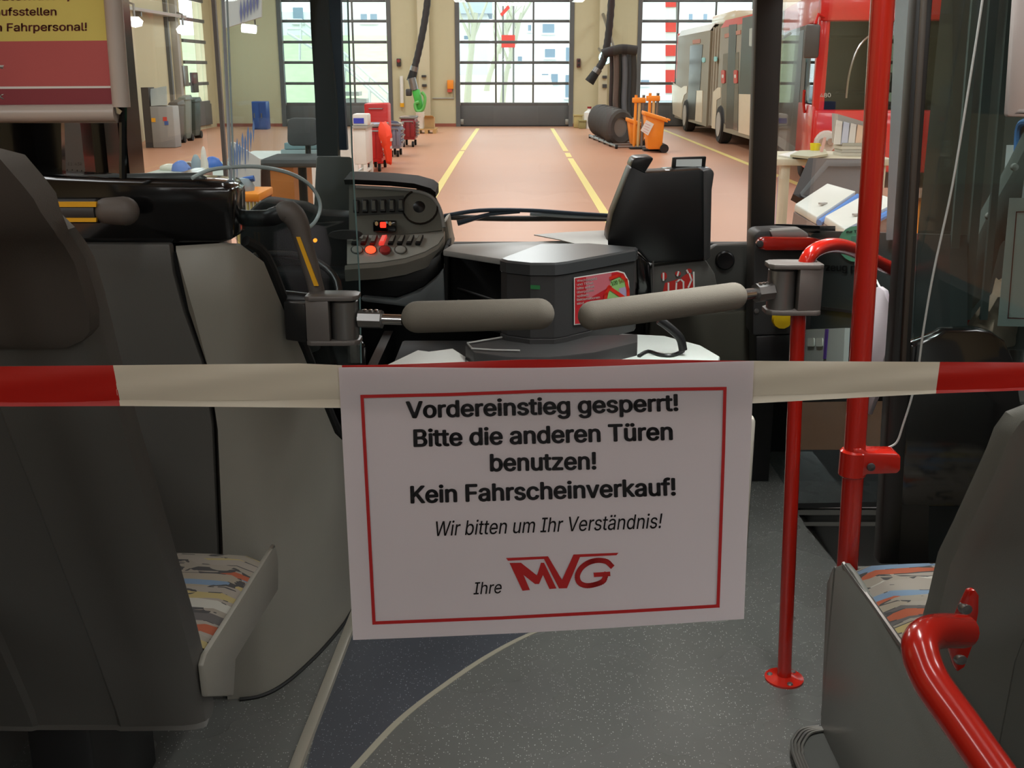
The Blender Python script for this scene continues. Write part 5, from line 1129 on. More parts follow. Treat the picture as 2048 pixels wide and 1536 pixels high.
MB().prism([(hl_.x - .085, hl_.y - .03, hl_.z - .05), (hl_.x - .14, hl_.y + .0, hl_.z - .05), (hl_.x - .14, hl_.y + .05, hl_.z - .05), (hl_.x - .085, hl_.y + .03, hl_.z - .05)], (0, 0, .09)).build('mount_block', M['black'], lgt, bevel=.004)
# ------------------------------------------------------------------ black partition by the door
bpn = thing('door_partition', 'black glazed partition between the low seat and the front door', 'partition', (1.0, 2.3, 0))
YQ = 2.27
MB().prism([P(u, v, YQ) for u, v in ((1836, -60), (1872, -60), (1846, 300), (1822, 720), (1800, 1130), (1757, 1130), (1760, 1110), (1783, 720), (1812, 300))], (0, .05, 0)).build('post', mat('post_black', (24, 23, 22), .45), bpn, bevel=.008)
MB().prism([P(u, v, YQ - .012) for u, v in ((1848, -60), (1860, -60), (1834, 360), (1812, 740), (1802, 740), (1822, 360))], (0, .014, 0)).build('post_cover', mat('cover_brown', (62, 55, 48), .5), bpn, bevel=.004)
MB().prism([P(u, v, YQ + .02) for u, v in ((1865, -60), (2300, -60), (2300, 700), (1826, 700), (1845, 300))], (0, .006, 0)).build('pane', M['tint'], bpn)
MB().prism([P(u, v, YQ + .01) for u, v in ((1820, 690), (1870, 672), (1890, 660), (1955, 658), (1985, 664), (2012, 684), (2028, 720), (2036, 760), (2044, 812), (2300, 812), (2300, 1016), (1800, 1016))], (0, .04, 0)).build('lower_panel', M['gloss'], bpn, bevel=.008)
MB().prism([P(u, v, YQ + .01) for u, v in ((1798, 1010), (1858, 1010), (1852, 1400), (1790, 1400))], (0, .04, 0)).build('lower_post', mat('post_black', (24, 23, 22), .45), bpn)
for k, (ua, ub, d_) in enumerate(((1890, 1906, .03), (1925, 1942, .04), (1962, 1975, .05))):
    MB().prism([P(ua + 60, -60, YQ + d_ + .2), P(ub + 62, -60, YQ + d_ + .2), P(ub, 640, YQ + d_ + .2), P(ua, 640, YQ + d_ + .2)], (0, .01, 0)).build('reflected_band', mat('band_slate', (92, 104, 102), .5), bpn)  # grey bands of the hall's reflection, modelled as strips behind the pane
sr2 = thing('hanging_string', 'thin pale cord hanging down the black partition to the pole clamp', 'cord', P(1790, 890, 2.24))
MB().tube(smooth_path([P(u, v, 2.245) for u, v in ((1972, -60), (1965, 0), (1940, 160), (1905, 370), (1868, 540), (1847, 660), (1836, 740), (1822, 800), (1806, 850), (1796, 880), (1784, 892), (1762, 899), (1746, 906), (1738, 914))], 5), .0024, 6).build('cord', mat('cord_grey', (170, 170, 166), .4), sr2)
# seat, tan shape and notice behind the tinted glass model reflections in it
t = thing('reflected_seat', 'dark grey sloping seat with pale studs, a tinted glass reflection built as a solid', 'seat', P(1960, 640, 2.6))
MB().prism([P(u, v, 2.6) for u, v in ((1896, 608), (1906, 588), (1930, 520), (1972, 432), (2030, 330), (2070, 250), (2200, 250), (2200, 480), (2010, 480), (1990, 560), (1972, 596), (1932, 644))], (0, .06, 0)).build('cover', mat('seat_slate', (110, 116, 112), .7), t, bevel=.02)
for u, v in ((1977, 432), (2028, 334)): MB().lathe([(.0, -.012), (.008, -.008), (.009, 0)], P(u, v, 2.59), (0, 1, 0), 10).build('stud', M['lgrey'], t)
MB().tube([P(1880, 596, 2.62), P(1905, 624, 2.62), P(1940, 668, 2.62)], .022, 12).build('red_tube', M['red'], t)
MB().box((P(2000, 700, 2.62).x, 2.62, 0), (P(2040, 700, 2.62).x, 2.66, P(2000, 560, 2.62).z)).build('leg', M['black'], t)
t = thing('tan_shape', 'crumpled tan shape behind the tinted glass', 'cloth', P(1975, 660, 2.57))
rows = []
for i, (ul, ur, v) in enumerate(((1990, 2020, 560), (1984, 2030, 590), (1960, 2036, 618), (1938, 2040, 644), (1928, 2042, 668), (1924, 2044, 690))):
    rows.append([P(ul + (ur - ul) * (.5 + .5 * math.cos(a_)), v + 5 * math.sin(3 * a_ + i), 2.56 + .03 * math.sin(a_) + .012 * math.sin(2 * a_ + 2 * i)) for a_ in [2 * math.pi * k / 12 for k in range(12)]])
MB().loft(rows).build('cloth', mat('tan_shape', (206, 172, 150), .9, var=.2, scale=40), t)
t = thing('reflected_notice', 'notice with thin dark red border, a tinted glass reflection built as a sheet', 'notice', P(2030, 655, 2.5))
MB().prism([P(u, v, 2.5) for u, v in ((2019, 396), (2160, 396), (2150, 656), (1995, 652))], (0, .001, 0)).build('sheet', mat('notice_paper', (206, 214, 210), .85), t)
ribbon('printed_border', [(2160, 422), (2033, 424), (2016, 636), (2150, 640)], 2.2, mat('reflected_border', (110, 40, 40), .7), t, lambda u, v: P(u, v, 2.499))
pf = thing('silver_frame', 'silver poster frame with rounded bars high beside the partition glass', 'picture frame', P(2050, 240, 2.2))
MB().prism([P(u, v, 2.2) for u, v in ((2034, -60), (2090, -60), (2080, 216), (2090, 236), (2014, 234))], (0, .02, 0)).build('frame_bar', mat('silver_paint', (190, 180, 176), .35, metal=.2), pf, bevel=.006)
MB().prism([P(u, v, 2.2) for u, v in ((2014, 234), (2036, 212), (2300, 212), (2300, 234))], (0, .02, 0)).build('frame_bar', mat('silver_paint', (190, 180, 176), .35, metal=.2), pf, bevel=.006)
MB().prism([P(u, v, 2.205) for u, v in ((2030, -60), (2300, -60), (2300, 220), (2030, 220))], (0, .01, 0)).build('print', M['lgrey'], pf)
t = thing('blue_sign', 'white sticker with a light blue curved letter on the wall behind the tinted glass', 'sticker', PX(2040, 400, 1.19))
MB().prism([PX(u, v, 1.195) for u, v in ((2013, 290), (2140, 290), (2140, 400), (2004, 400))], (.004, 0, 0)).build('board', mat('sign_glow_white', (245, 248, 250), .5), t)
MB().tube(smooth_path([PX(u, v, 1.193) for u, v in ((2034, 330), (2036, 262), (2048, 244), (2066, 250))], 4), .008, 8).build('letter_stroke', mat('sky_blue', (90, 160, 240), .5), t)
# ------------------------------------------------------------------ front door
XD = 1.0
dr = thing('door_4', None, None, (XD, 3.4, 0), kind='structure')
dp = lambda u, v, x=XD: PX(u, v, x)
MB().prism([dp(u, v) for u, v in ((1549, 448), (1640, 452), (1640, 470), (1545, 470))], (.05, 0, 0)).build('window_rubber', M['rubber'], dr)
MB().prism([dp(u, v) for u, v in ((1562, 466), (1640, 462), (1790, 466), (1900, 470), (1900, 780), (1790, 780), (1640, 790), (1540, 800), (1545, 470))], (.04, 0, 0)).build('middle_panel', mat('door_panel_dark', (52, 60, 60), .35), dr)
MB().prism([dp(u, v) for u, v in ((1545, 600), (1760, 628), (1760, 634), (1545, 606))], (-.004, 0, 0)).build('panel_groove', M['rubber'], dr)
MB().prism([dp(u, v) for u, v in ((1560, -60), (1900, -60), (1900, 462), (1640, 458), (1552, 455))], (.006, 0, 0)).build('pane', M['clear'], dr)
MB().prism([dp(u, v) for u, v in ((1516, 800), (1900, 790), (1900, 1012), (1512, 1012))], (.006, 0, 0)).build('pane', glass('lower_door_glass', (.34, .38, .38), 1.6), dr)
for (va, vb) in ((792, 806), (1008, 1018)): MB().prism([dp(u, v) for u, v in ((1505, va), (1900, va - 6), (1900, vb - 6), (1505, vb))], (-.012, 0, 0)).build('seal', M['rubber'], dr)
MB().prism([dp(u, v) for u, v in ((1503, 800), (1522, 800), (1518, 1020), (1500, 1020))], (-.012, 0, 0)).build('seal', M['rubber'], dr)
for (va, vb) in ((1020, 1030), (1044, 1052)): MB().prism([dp(u, v) for u, v in ((1495, va), (1780, va), (1780, vb), (1495, vb))], (-.02, 0, 0)).build('sill_rail', M['alu'], dr)
MB().prism([dp(u, v) for u, v in ((1495, 1016), (1800, 1016), (1800, 1150), (1495, 1150))], (.03, 0, 0)).build('kick_plate', mat('kick_grey', (70, 68, 68), .4), dr)
MB().prism([dp(u, v, XD - .01) for u, v in ((1793, -60), (1832, -60), (1812, 260), (1800, 480), (1772, 480), (1780, 260))], (.03, 0, 0)).build('door_edge', mat('edge_slate', (104, 112, 118), .25), dr)
S(box('step_floor', (.9, 2.5, -.05), (1.5, 4.2, -.01), mat('step_rubber', (40, 42, 46), .5)))
# letters on the mid panel, stickers, leaflet holder, emergency knob
lt = thing('door_lettering', 'dark lettering on the smoked middle of the front door', 'lettering', dp(1670, 540))
text('lettering', 'hrzeug pa', mat('letter_dark', (14, 18, 18), .5), lt, lambda u, v: dp(u, v, XD - .002), 1632, 1722, 541, 543, 14, bold=.015)
sk_ = thing('round_sticker', 'round green sticker on the door glass', 'sticker', dp(1710, 490))
MB().prism([dp(u, v, XD - .003) for u, v in ell(1712, 488, 36, 36)], (.002, 0, 0)).build('disc', mat('mint_green', (96, 176, 140), .5), sk_)
text('lettering', 'zur Tür', M['ink'], sk_, lambda u, v: dp(u, v, XD - .0045), 1692, 1722, 466, 465, 5, bold=.02)
MB().prism([dp(u, v, XD - .004) for u, v in rrect(1702, 472, 1718, 488, 3)], (.001, 0, 0)).build('pictogram', mat('sticker_grey', (80, 140, 120), .5), sk_)
lf = thing('leaflet_holder', 'clear holder with pale leaflets on the front door', 'leaflet holder', dp(1650, 720, XD - .02))
MB().prism([dp(u, v, XD - .02) for u, v in ((1612, 659), (1690, 656), (1686, 735), (1608, 735))], (.015, 0, 0)).build('card', mat('leaflet', (176, 186, 180), .5), lf)
MB().prism([dp(u, v, XD - .023) for u, v in ((1650, 658), (1656, 658), (1651, 718), (1646, 718))], (.002, 0, 0)).build('purple_band', mat('purple', (92, 64, 150), .5), lf)
for u in (1615, 1632): MB().prism([dp(a_, b_, XD - .023) for a_, b_ in rrect(u, 676, u + 13, 693, 2)], (.002, 0, 0)).build('picture', mat('leaflet_white', (210, 220, 210), .5), lf)
tag(lf, None)
wp_ = thing('pale_bag', 'pale lilac paper bag hanging behind the tall red pole', 'bag', dp(1760, 720, XD - .05))
MB().prism([dp(u, v, XD - .06) for u, v in ((1738, 578), (1758, 573), (1768, 580), (1770, 592), (1784, 620), (1783, 650), (1776, 690), (1766, 722), (1752, 790), (1736, 830), (1722, 760), (1728, 640))], (.012, 0, 0)).build('sheet', mat('lilac_paper', (214, 204, 212), .8), wp_, bevel=.003)
MB().tube([dp(1745, 580, XD - .05), dp(1752, 560, XD - .02), dp(1760, 576, XD - .05)], .003, 6).build('loop', M['white'], wp_)
# post console with red short handle, yellow knob
pc_ = thing('door_control_post', 'dark grey control housing with yellow emergency knob below the windscreen pillar', 'control housing', P(1550, 660, 3.6))
MB().prism([P(u, v, 3.6) for u, v in ((1508, 470), (1518, 462), (1560, 460), (1612, 462), (1628, 480), (1625, 640), (1620, 668), (1505, 672))], (0, .12, 0)).build('housing', M['dgrey'], pc_, bevel=.01)
MB().prism([P(u, v, 3.6) for u, v in ((1512, 672), (1615, 668), (1612, 740), (1512, 740))], (0, .12, 0)).build('lower_box', M['black'], pc_, bevel=.006)
MB().prism([P(u, v, 3.59) for u, v in ((1540, 462), (1602, 458), (1616, 468), (1618, 474), (1545, 474))], (0, .06, 0)).build('cap', M['lgrey'], pc_, bevel=.004)
MB().lathe([(.0, -.05), (.03, -.045), (.035, -.03), (.022, -.02), (.02, 0)], P(1562, 632, 3.58), (.1, 1, .1), 12).build('emergency_knob', mat('knob_yellow', (226, 186, 20), .4), pc_)
for u, v in ((1513, 622),): MB().lathe([(.0, -.005), (.008, -.004), (.009, 0)], P(u, v, 3.6), (0, 1, 0), 10).build('screw', M['steel'], pc_)
rh = thing('short_handle', 'short flat red handle at the windscreen pillar', 'handle bar', P(1570, 500, 3.55))
MB().prism([P(u, v, 3.55) for u, v in ((1514, 488), (1520, 478), (1532, 475), (1620, 476), (1660, 482), (1660, 502), (1620, 502), (1532, 502), (1518, 498))], (0, .04, 0)).build('bar', M['red'], rh, bevel=.008)
MB().lathe([(.0, -.006), (.010, -.004), (.012, 0)], P(1520, 488, 3.545), (0, 1, 0), 12).build('bolt', M['dgrey'], rh)
# ------------------------------------------------------------------ dashboard and cab
db = thing('dashboard', 'grey bus dashboard with switch panels and round air vent', 'dashboard', (-.4, 3.8, 0))
box('lower_body', (XL + .02, 3.82, .0), (.95, 4.13, .72), M['black'], db)
MB().prism([PZ(u, v, .82) for u, v in ((888, 520), (900, 487), (1500, 487), (1500, 504), (1290, 504), (1180, 530), (900, 545))], (0, 0, -.1)).build('front_shelf', M['grey'], db, bevel=.008)
box('front_lip', (-.45, 4.08, .78), (.95, 4.13, .845), M['dgrey'], db, bevel=.008)
MB().prism([P(u, v, 3.79) for u, v in ((1418, 500), (1432, 490), (1505, 488), (1505, 760), (1290, 760), (1290, 560))], (0, .05, 0)).build('side_panel', mat('panel_grey', (78, 78, 74), .5), db, bevel=.01)
MB().prism([P(u, v, 3.76) for u, v in ((1300, 628), (1500, 622), (1502, 760), (1290, 760))], (0, .03, 0)).build('storage_flap', mat('flap_olive', (84, 82, 72), .5), db, bevel=.012)
MB().lathe([(.0, -.006), (.028, -.008), (.034, 0), (.034, .01)], P(1450, 521, 3.785), (0, 1, 0), 20).build('speaker', M['black'], db)
# binnacle: upper face and lower shelf
n_up = Vector((0, -1, .45)).normalized(); p_up = P(800, 430, 3.62)
up_ = lambda d=0.0: (lambda u, v: PN(u, v, p_up + n_up * d, n_up))
n_lo = Vector((0, -.62, 1)).normalized(); p_lo = up_()(760, 470)
lo_ = lambda d=0.0: (lambda u, v: PN(u, v, p_lo + n_lo * d, n_lo))
def pl_prism(nm, pts, pf_, n_, th, m, par, bevel=0.0): return MB().prism([pf_(u, v) for u, v in pts], -n_ * th).build(nm, m, par, bevel=bevel)
upo = [(698, 371), (712, 370), (780, 374), (830, 380), (862, 390), (878, 410), (886, 440), (884, 460), (800, 470), (712, 472), (698, 473)]
pl_prism('switch_panel', upo, up_(), n_up, .05, mat('panel_taupe', (112, 111, 100), .5), db)
MB().loft([[q, q + Vector((0, -.02, .018)), q + Vector((0, .14, .03)), q + Vector((0, .14, .0))] for q in [up_()(u, v) for u, v in ((690, 369), (712, 369), (780, 372), (830, 377), (862, 386), (872, 394))]]).build('hood', M['rubber'], db)
MB().tube(smooth_path([up_(.002)(u, v) for u, v in ((712, 374), (790, 378), (840, 384), (868, 398), (882, 424), (888, 455))], 4), .006, 8).build('rim', M['lgrey'], db)
loo = [(694, 469), (712, 468), (800, 468), (862, 462), (884, 452), (888, 470), (876, 488), (850, 503), (810, 516), (760, 524), (700, 528), (694, 528)]
pl_prism('switch_shelf', loo, lo_(), n_lo, .04, mat('shelf_grey', (176, 175, 166), .45), db)
MB().loft([[q, q + Vector((0, -.012, -.012)), q + Vector((0, -.006, -.05)), q + Vector((0, .05, -.06)), q + Vector((0, .05, -.01))] for q in [lo_()(u, v) for u, v in ((888, 462), (886, 476), (876, 490), (850, 505), (810, 518), (760, 526), (700, 530), (690, 531))]]).build('front_rim', M['grey'], db)
MB().prism([P(u, v, 3.52) for u, v in ((540, 540), (720, 546), (790, 540), (850, 524), (886, 500), (886, 540), (850, 575), (800, 596), (720, 596), (540, 600))], (0, .2, 0)).build('underside', M['black'], db, bevel=.02)
MB().prism([P(u, v, 3.5) for u, v in ((722, 592), (790, 600), (840, 582), (872, 556), (888, 536), (892, 612), (880, 640), (840, 618), (790, 612), (722, 604))], (0, .05, 0)).build('knee_panel', mat('knee_grey', (120, 126, 128), .4), db, bevel=.02)
v_ = MB().lathe([(.0, .03), (.045, .03), (.052, .012), (.056, -.002), (.06, -.002), (.062, .006), (.06, .03)], up_(.004)(840, 413), -n_up, 24).build('air_vent', M['gloss'], db)
MB().lathe([(.0, -.006), (.02, .004), (.048, .02), (.05, .026)], up_(.004)(838, 413), -n_up, 20).build('vent_cone', M['black'], v_)
pl_prism('switch_row_frame', [(712, 395), (808, 391), (809, 426), (712, 431)], up_(.003), n_up, .004, mat('frame_dark', (60, 60, 54), .5), db)
for k in range(6):
    u = 706 + 18 * k; s_ = pl_prism('rocker_switch', [(u, 399 - .3 * k), (u + 12, 399 - .3 * k), (u + 11, 424 - .5 * k), (u, 424 - .5 * k)], up_(.016), n_up, .014, M['black'], db, .002); pl_prism('switch_face', [(u + 1.5, 402 - .3 * k), (u + 8, 402 - .3 * k), (u + 8, 420 - .5 * k), (u + 1.5, 420 - .5 * k)], up_(.0175), n_up, .002, mat('switch_olive', (96, 96, 86), .4), s_)
MB().obox(up_(.015)(770, 452), .075, .03, .035, Matrix.Identity(3)).build('warning_display', M['gloss'], db, bevel=.004)
pl_prism('red_lamp', rrect(760, 444, 772, 455, 2), up_(.036), n_up, .004, mat('red_lamp_glow', (255, 50, 30), .4, emit=1.6), db)
for u in (753, 780): pl_prism('indicator', ell(u, 447, 3.2, 4.2, 12), up_(.036), n_up, .004, mat('amber_cream', (226, 196, 140), .4), db)
for k in range(8):
    u = 700 + 18.3 * k; red_ = k == 3
    s_ = pl_prism('rocker_switch', [(u + 2, 486), (u + 9, 470), (u + 19, 469), (u + 12, 486)], lo_(.012), n_lo, .011, mat('dark_red_switch', (90, 30, 34), .4) if k in (1, 2) else (mat('red_switch_glow', (240, 70, 60), .4, emit=.7) if red_ else M['black']), db, .0015)
    pl_prism('switch_face', [(u + 4, 482), (u + 10, 470.5), (u + 17, 470), (u + 12, 482)], lo_(.0128), n_lo, .001, mat('face_red', (255, 120, 110), .4, emit=.5) if red_ else mat('face_grey', (150, 148, 138), .4), s_)
for (u, kind) in ((714, 0), (741, 1), (770, 2), (801, 0)):
    m_ = [mat('button_grey', (172, 172, 164), .4), mat('button_red_glow', (255, 70, 40), .4, emit=2.2), mat('button_red', (190, 50, 50), .4)][kind]
    s_ = pl_prism('button_ring', ell(u, 499, 13, 8.5, 18), lo_(.002), n_lo, .003, M['grey2'], db); pl_prism('push_button', ell(u, 498, 10.5, 7, 18), lo_(.012 if kind == 2 else .007), n_lo, .011, m_, s_, .001)
pl_prism('amber_lamp', ell(630, 481, 4, 4, 10), lambda u, v: P(u, v, 3.5), Vector((0, -1, 0)), .006, mat('amber_glow', (255, 150, 30), .4, emit=2.0), db)
pl_prism('dial_hood', ell(690, 470, 34, 9, 18), lambda u, v: P(u, v, 3.55), Vector((0, -1, 0)), .02, M['dgrey'], db)
MB().prism([P(u, v, 3.9) for u, v in ((632, 310), (704, 312), (712, 430), (626, 430))], (0, .04, -.02)).build('cowl', mat('cowl_grey', (120, 124, 120), .6), db, bevel=.01)
MB().prism([P(u, v, 3.72) for u, v in ((884, 448), (894, 440), (900, 478), (905, 498), (886, 500))], (0, .2, 0)).build('end_cap', mat('cap_cream', (176, 170, 156), .5), db, bevel=.006)
MB().prism([P(u, v, 3.62) for u, v in ((478, 440), (520, 400), (600, 412), (636, 428), (706, 432), (706, 610), (478, 610))], (0, .15, 0)).build('instrument_hood', M['rubber'], db, bevel=.02)
# steering wheel and driver seat
sw = thing('steering_wheel', 'large dark steering wheel in the cab', 'steering wheel', (-.62, 3.3, .6))
cw_ = Vector((-.74, 3.28, .80)); nw = Vector((0, -.55, 1)).normalized(); uw = Vector((1, 0, 0)); vw = nw.cross(uw)
MB().tube([cw_ + (uw * math.cos(2 * math.pi * k / 36) + vw * math.sin(2 * math.pi * k / 36)) * .215 for k in range(37)], .012, 10, False).build('rim', M['black'], sw)
for a_ in (0, 2.2, 4.1): MB().tube([cw_ - nw * .03, cw_ + (uw * math.cos(a_) + vw * math.sin(a_)) * .23], .012, 8).build('spoke', M['black'], sw)
MB().lathe([(.0, .01), (.06, .0), (.07, -.03), (.03, -.06)], cw_, nw, 18).build('hub', M['dgrey'], sw); MB().tube([cw_ - nw * .04, Vector((-.62, 3.55, .3)), Vector((-.62, 3.6, 0))], .035, 10).build('column', M['black'], sw)
ds = thing('driver_chair', 'black driver seat in the cab behind the partition', 'seat', (-.74, 2.8, 0))
MB().box((-.98, 2.6, .42), (-.58, 3.05, .55)).build('cushion', M['black'], ds, bevel=.04); MB().hexa([(-.96, 2.56, .5), (-.6, 2.56, .5), (-.6, 2.66, .5), (-.96, 2.66, .5), (-.94, 2.5, 1.1), (-.66, 2.5, 1.1), (-.66, 2.58, 1.1), (-.94, 2.58, 1.1)]).build('backrest', M['black'], ds, bevel=.03); box('base', (-.9, 2.65, 0), (-.66, 2.95, .42), M['black'], ds)
cb_ = thing('cab_door', 'low black cab door beside the driver', 'cab door', (-.42, 3.1, 0))
MB().prism([P(u, v, 2.9) for u, v in ((560, 600), (625, 610), (660, 640), (730, 690), (730, 780), (700, 900), (640, 900), (560, 640))], (0, .03, 0)).build('leaf', M['gloss'], cb_, bevel=.01)
MB().prism([P(u, v, 2.85) for u, v in ((575, 690), (620, 670), (640, 700), (600, 715))], (0, .03, 0)).build('grip_tray', M['dgrey'], cb_, bevel=.006)
box('lower_leaf', (-.44, 2.95, 0), (-.41, 3.7, .6), M['black'], cb_)
# wipers
wi = thing('windscreen_wiper', 'pair-linked windscreen wiper arm lying along the screen base', 'wiper', P(1060, 440, 4.22))
wm = mat('wiper_blue_black', (70, 84, 100), .35, metal=.3)
MB().tube(smooth_path([P(u, v, 4.22) for u, v in ((888, 432), (960, 421), (1060, 421), (1150, 427), (1230, 432))], 5), .008, 8).build('blade', wm, wi)
MB().tube(smooth_path([P(u, v, 4.24) for u, v in ((888, 434), (1000, 437), (1120, 437), (1240, 437))], 5), .011, 8).build('arm', M['dgrey'], wi)
MB().tube([P(915, 446, 4.22), P(980, 428, 4.22), P(1040, 424, 4.22)], [.012, .007, .005], 8).build('link', wm, wi)
MB().tube([P(1060, 428, 4.23), P(1130, 431, 4.23), P(1228, 435, 4.23)], [.006, .01, .008], 8).build('link', mat('wiper_highlight', (196, 206, 216), .3), wi)  # pale colour stands in for the white highlight along the wiper
# ------------------------------------------------------------------ ticket desk
td = thing('ticket_desk', 'pale ticket desk with cash tray between cab and gate', 'desk', (.2, 3.2, 0))
MB().prism([PZ(u, v, .68) for u, v in ((760, 742), (1000, 700), (1190, 664), (1330, 671), (1402, 690), (1440, 712), (1436, 724), (1260, 732))], (0, 0, -.035)).build('top', mat('desk_pale', (206, 212, 206), .45), td, bevel=.006)
box('body', (-.35, 2.98, .02), (.55, 3.4, .64), M['dgrey'], td, bevel=.01)
box('side_panel', (.40, 2.88, .1), (.672, 2.93, .545), mat('panel_cream', (206, 198, 186), .5), td, bevel=.012)
tray = [PZ(u, v, .72) for u, v in ((930, 690), (948, 704), (1010, 712), (1100, 713), (1190, 704), (1275, 684), (1275, 668), (1000, 676))]
MB().prism(tray, (0, 0, -.12)).build('tray_body', M['dgrey'], td, bevel=.004)
MB().tube([q + Vector((0, 0, .004)) for q in [PZ(u, v, .72) for u, v in ((1006, 677), (935, 689), (944, 700), (990, 703), (1040, 704))]], .0028, 8).build('tray_lip', M['lgrey'], td)
bx = thing('cash_printer', 'dark grey rounded ticket printer cabinet with red sticker', 'ticket printer', (.15, 3.1, .72))
plan_t = [(1000, 517), (1012, 521), (1060, 526), (1110, 526), (1135, 523), (1200, 514), (1240, 507), (1272, 498), (1276, 494), (1180, 486), (1080, 487)]
zt2 = .95
pt = [PZ(u, v, zt2) for u, v in plan_t]
pt[5] = pt[4].lerp(pt[7], .45); pt[6] = pt[4].lerp(pt[7], .75)
lidp = [Vector((q.x, q.y, zt2 - .04)) for q in pt]
MB().loft([[Vector((q.x, q.y, zt2 - .035)) for q in pt], [Vector((q.x, q.y, zt2 - .006)) for q in pt], [Vector((q.x + (.15 - q.x) * .03, q.y + (3.2 - q.y) * .03, zt2)) for q in pt]]).build('lid', mat('lid_satin', (70, 71, 72), .28), bx, angle=25)
MB().loft([[Vector((q.x + (.15 - q.x) * .015, q.y + .004, .735)) for q in pt], [Vector((q.x + (.15 - q.x) * .015, q.y + .004, zt2 - .038)) for q in pt]]).build('body', M['dgrey'], bx, angle=25)
MB().loft([[Vector((q.x * 1.0, q.y - .006, .70)) for q in pt], [Vector((q.x, q.y - .006, .733)) for q in pt]]).build('base', M['dgrey'], bx, angle=25)
fa, fb = pt[4], pt[7]; nf = Vector((fb.y - fa.y, -(fb.x - fa.x), 0)).normalized()
if nf.y > 0: nf = -nf
sp2 = lambda d: (lambda u, v: PN(u, v, fa + nf * (.001 + d), nf))
flat('sticker_edge', [(1148, 555), (1236, 541), (1249, 545), (1258, 562), (1260, 600), (1260, 640), (1148, 650)], M['white'], bx, sp2(0))
flat('sticker', [(1150, 557), (1234, 543.5), (1247, 547), (1256, 563), (1258, 600), (1258, 638), (1150, 648)], mat('sticker_red', (196, 36, 44), .4), bx, sp2(.0008))
flat('sticker_gloss_field', [(1172, 554), (1223, 545.5), (1222, 572), (1180, 596), (1172, 594)], mat('sticker_pink', (206, 110, 120), .4), bx, sp2(.0012))
for k, s_ in enumerate(('Wechselgeld', 'und Ticket', 'bitte sofort', 'überprüfen', 'spätere', 'Reklamationen', 'sind')):
    ln_ = [40, 33, 35, 34, 24, 46, 14][k]; v0 = 564 + 7.6 * k; text('lettering', s_, M['white'], bx, sp2(.0018), 1154, 1154 + ln_, v0, v0 - ln_ * .12, 4.6, bold=.012)
flat('note_green', [(1222, 562), (1240, 553), (1252, 563), (1254, 598), (1214, 600)], mat('note_green', (150, 196, 120), .5), bx, sp2(.0018))
flat('note_violet', [(1238, 577), (1253, 573), (1253, 592), (1240, 594)], mat('note_violet', (176, 160, 190), .5), bx, sp2(.0022))
text('lettering', '100', mat('note_dark_green', (60, 120, 60), .5), bx, sp2(.0026), 1224, 1236, 571, 568, 8, bold=.01)
text('lettering', '50', mat('note_amber', (180, 150, 60), .5), bx, sp2(.0026), 1239, 1249, 567, 564, 8, bold=.01)
ribbon('prohibition_bar', [(1218, 575), (1246, 594)], 7, mat('sign_stop_red', (222, 50, 34), .4), bx, sp2(.003)); ribbon('prohibition_ring', [(1210, 604), (1212, 588), (1220, 574)], 6, mat('sign_stop_red', (222, 50, 34), .4), bx, sp2(.003))
ribbon('prohibition_ring', [(1222, 556), (1240, 550), (1252, 560), (1256, 580), (1257, 606)], 6, mat('sign_stop_red', (222, 50, 34), .4), bx, sp2(.003))
flat('status_display', [(1061, 570), (1080, 571), (1080, 579), (1061, 578)], mat('lcd_green', (40, 110, 60), .4, emit=.05), bx, lambda u, v: P(u, v, pt[2].y - .004))
wg = thing('coin_shelf', 'open black coin compartment with a grey top plate beside the ticket printer', 'shelf unit', (-.12, 3.3, .68))
MB().prism([PZ(u, v, .93) for u, v in ((886, 500), (905, 488), (1160, 480), (1200, 487), (1010, 519))], (0, 0, -.018)).build('top_plate', M['lgrey'], wg, bevel=.003)
a_, b_ = PZ(888, 502, .91), PZ(1008, 520, .91)
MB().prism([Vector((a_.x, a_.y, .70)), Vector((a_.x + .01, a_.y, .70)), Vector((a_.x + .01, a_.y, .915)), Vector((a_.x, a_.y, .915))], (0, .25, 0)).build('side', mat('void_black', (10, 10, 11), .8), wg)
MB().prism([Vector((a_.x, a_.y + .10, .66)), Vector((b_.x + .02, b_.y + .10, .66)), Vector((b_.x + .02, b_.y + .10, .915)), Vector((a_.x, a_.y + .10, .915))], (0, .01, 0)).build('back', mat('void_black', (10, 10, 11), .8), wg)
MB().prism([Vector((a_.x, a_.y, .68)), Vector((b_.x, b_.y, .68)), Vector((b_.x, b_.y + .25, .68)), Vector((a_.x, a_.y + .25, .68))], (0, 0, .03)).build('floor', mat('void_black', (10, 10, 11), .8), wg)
for z in (.76, .80): MB().tube([Vector((a_.x + .04, a_.y + .05, z - .02)), Vector((b_.x, b_.y + .03, z - .03))], .004, 6).build('coin_rail', M['dgrey'], wg)
tag(MB().prism([PZ(u, v, .94) for u, v in ((1068, 471), (1130, 466), (1215, 462), (1216, 492), (1170, 494), (1120, 481))], (0, 0, .003)).build('paper_sheet', M['white']), 'white sheet lying on the ticket cabinet', 'paper')
tag(MB().prism([PZ(u, v, .682) for u, v in ((755, 742), (836, 703), (858, 706), (905, 700), (930, 716), (930, 738), (880, 745))], (0, 0, .004)).build('paper_sheet', M['white']), 'white papers lying on the desk behind the tape', 'paper')
# cable on desk
cbz = thing('desk_bracket', 'curved black cable arm standing on the pale desk', 'cable', PZ(1362, 700, .68))
MB().tube(smooth_path([P(u, v, 3.05) for u, v in ((1318, 640), (1340, 656), (1360, 676), (1366, 700))], 4), .0125, 10).build('arm', M['black'], cbz)
MB().tube(smooth_path([PZ(u, v, .684) for u, v in ((1278, 712), (1296, 703), (1320, 710), (1345, 711), (1366, 702))], 4), .006, 8).build('cable', M['black'], cbz)
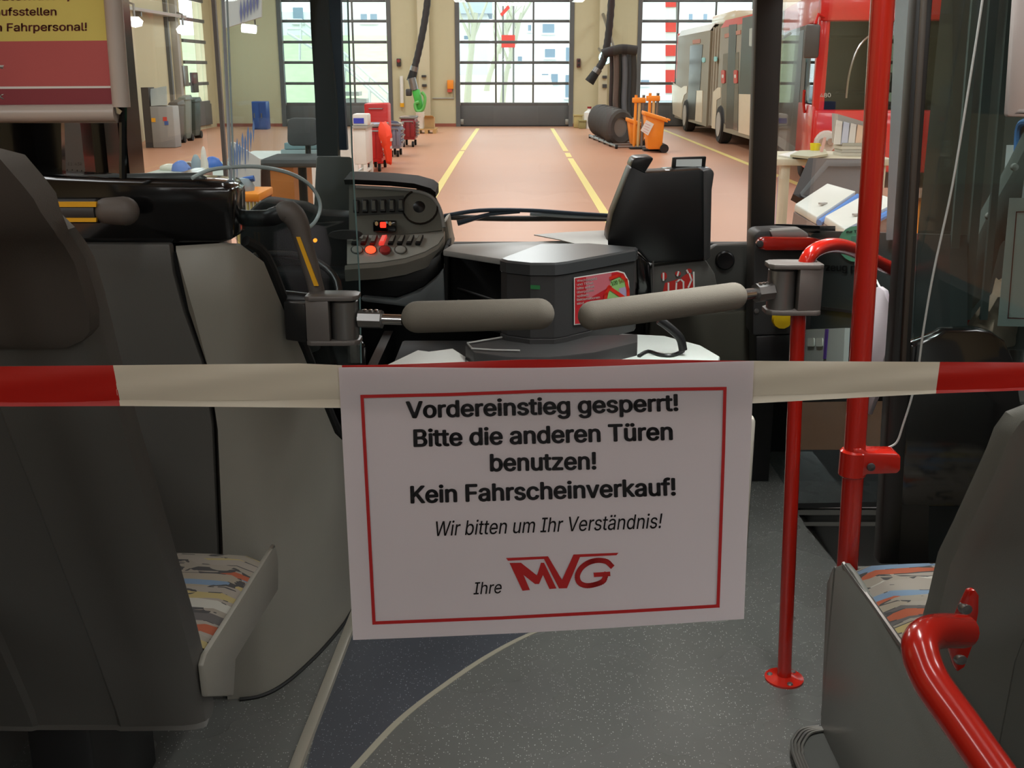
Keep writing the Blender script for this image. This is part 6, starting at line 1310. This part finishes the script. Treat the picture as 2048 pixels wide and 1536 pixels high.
# ------------------------------------------------------------------ ticket machine
YM = 3.5
tm = thing('ticket_machine', 'black ticket machine with small display on top standing at the windscreen', 'ticket machine', P(1320, 530, YM))
MB().prism([P(u, v, YM) for u, v in ((1213, 494), (1215, 470), (1224, 428), (1262, 332), (1290, 345), (1400, 338), (1412, 342), (1409, 520), (1300, 528), (1276, 502))], (0, .13, 0)).build('body', mat('machine_black', (14, 14, 15), .35), tm, bevel=.01)
MB().prism([P(u, v, YM + .003) for u, v in ((1260, 334), (1266, 320), (1272, 315), (1302, 313), (1308, 317), (1290, 346)) ], (0, .12, 0)).build('paper_cover', mat('cover_black', (34, 34, 34), .3), tm, bevel=.008)
MB().prism([P(u, v, YM - .002) for u, v in ((1406, 342), (1424, 338), (1429, 346), (1424, 380), (1421, 516), (1407, 524))], (0, .1, 0)).build('side_shell', M['dgrey'], tm, bevel=.006)
MB().prism([P(u, v, YM + .02) for u, v in ((1330, 341), (1424, 337), (1420, 345), (1330, 349))], (0, .12, 0)).build('top_edge', mat('top_gloss', (120, 130, 140), .15), tm, bevel=.004)
ds_ = MB().prism([P(u, v, YM + .1) for u, v in ((1346, 315), (1413, 313), (1410, 341), (1343, 341))], (0, .02, 0)).build('display', M['black'], tm, bevel=.003)
MB().prism([P(u, v, YM + .097) for u, v in ((1353, 319), (1404, 318), (1403, 333), (1352, 333))], (0, .003, 0)).build('screen', mat('lcd_pale', (196, 200, 196), .3, emit=.25), ds_)
MB().prism([P(u, v, YM + .02) for u, v in ((1290, 540), (1310, 532), (1412, 520), (1430, 548), (1440, 600), (1290, 612))], (0, .1, 0)).build('base', M['grey2'], tm, bevel=.008)
MB().prism([P(u, v, YM) for u, v in ((1272, 505), (1300, 528), (1304, 600), (1276, 600))], (0, .08, 0)).build('card_slot', M['gloss'], tm, bevel=.004)
MB().tube([P(1306, 522, YM - .005), P(1306, 590, YM - .005)], .003, 6).build('guide_wire', M['steel'], tm)
ip = lambda d: (lambda u, v: P(u, v, YM + .018 - d))
rd = mat('info_red', (190, 44, 38), .4)
flat('sticker', [(1326, 582), (1330, 566), (1350, 560), (1362, 556), (1374, 547), (1384, 548), (1388, 556), (1388, 580), (1326, 590)], rd, tm, ip(.001))
flat('sticker', ell(1328, 552, 6, 8, 14), rd, tm, ip(.001)); flat('sticker', ell(1356, 547, 6, 5, 14), rd, tm, ip(.001)); flat('sticker', ell(1378, 542, 6, 5, 14), rd, tm, ip(.001))
for pts in ([(1327, 547), (1327, 560)], [(1337, 567), (1337, 584)], [(1352, 584), (1353, 564), (1361, 558), (1367, 564), (1367, 582)], [(1379, 548), (1383, 560), (1377, 574)], [(1387.5, 545), (1388, 575)], [(1355, 551), (1357, 544)], [(1374, 541), (1376, 545)]):
    ribbon('lettering', pts, 3.2, M['white'], tm, ip(.002))
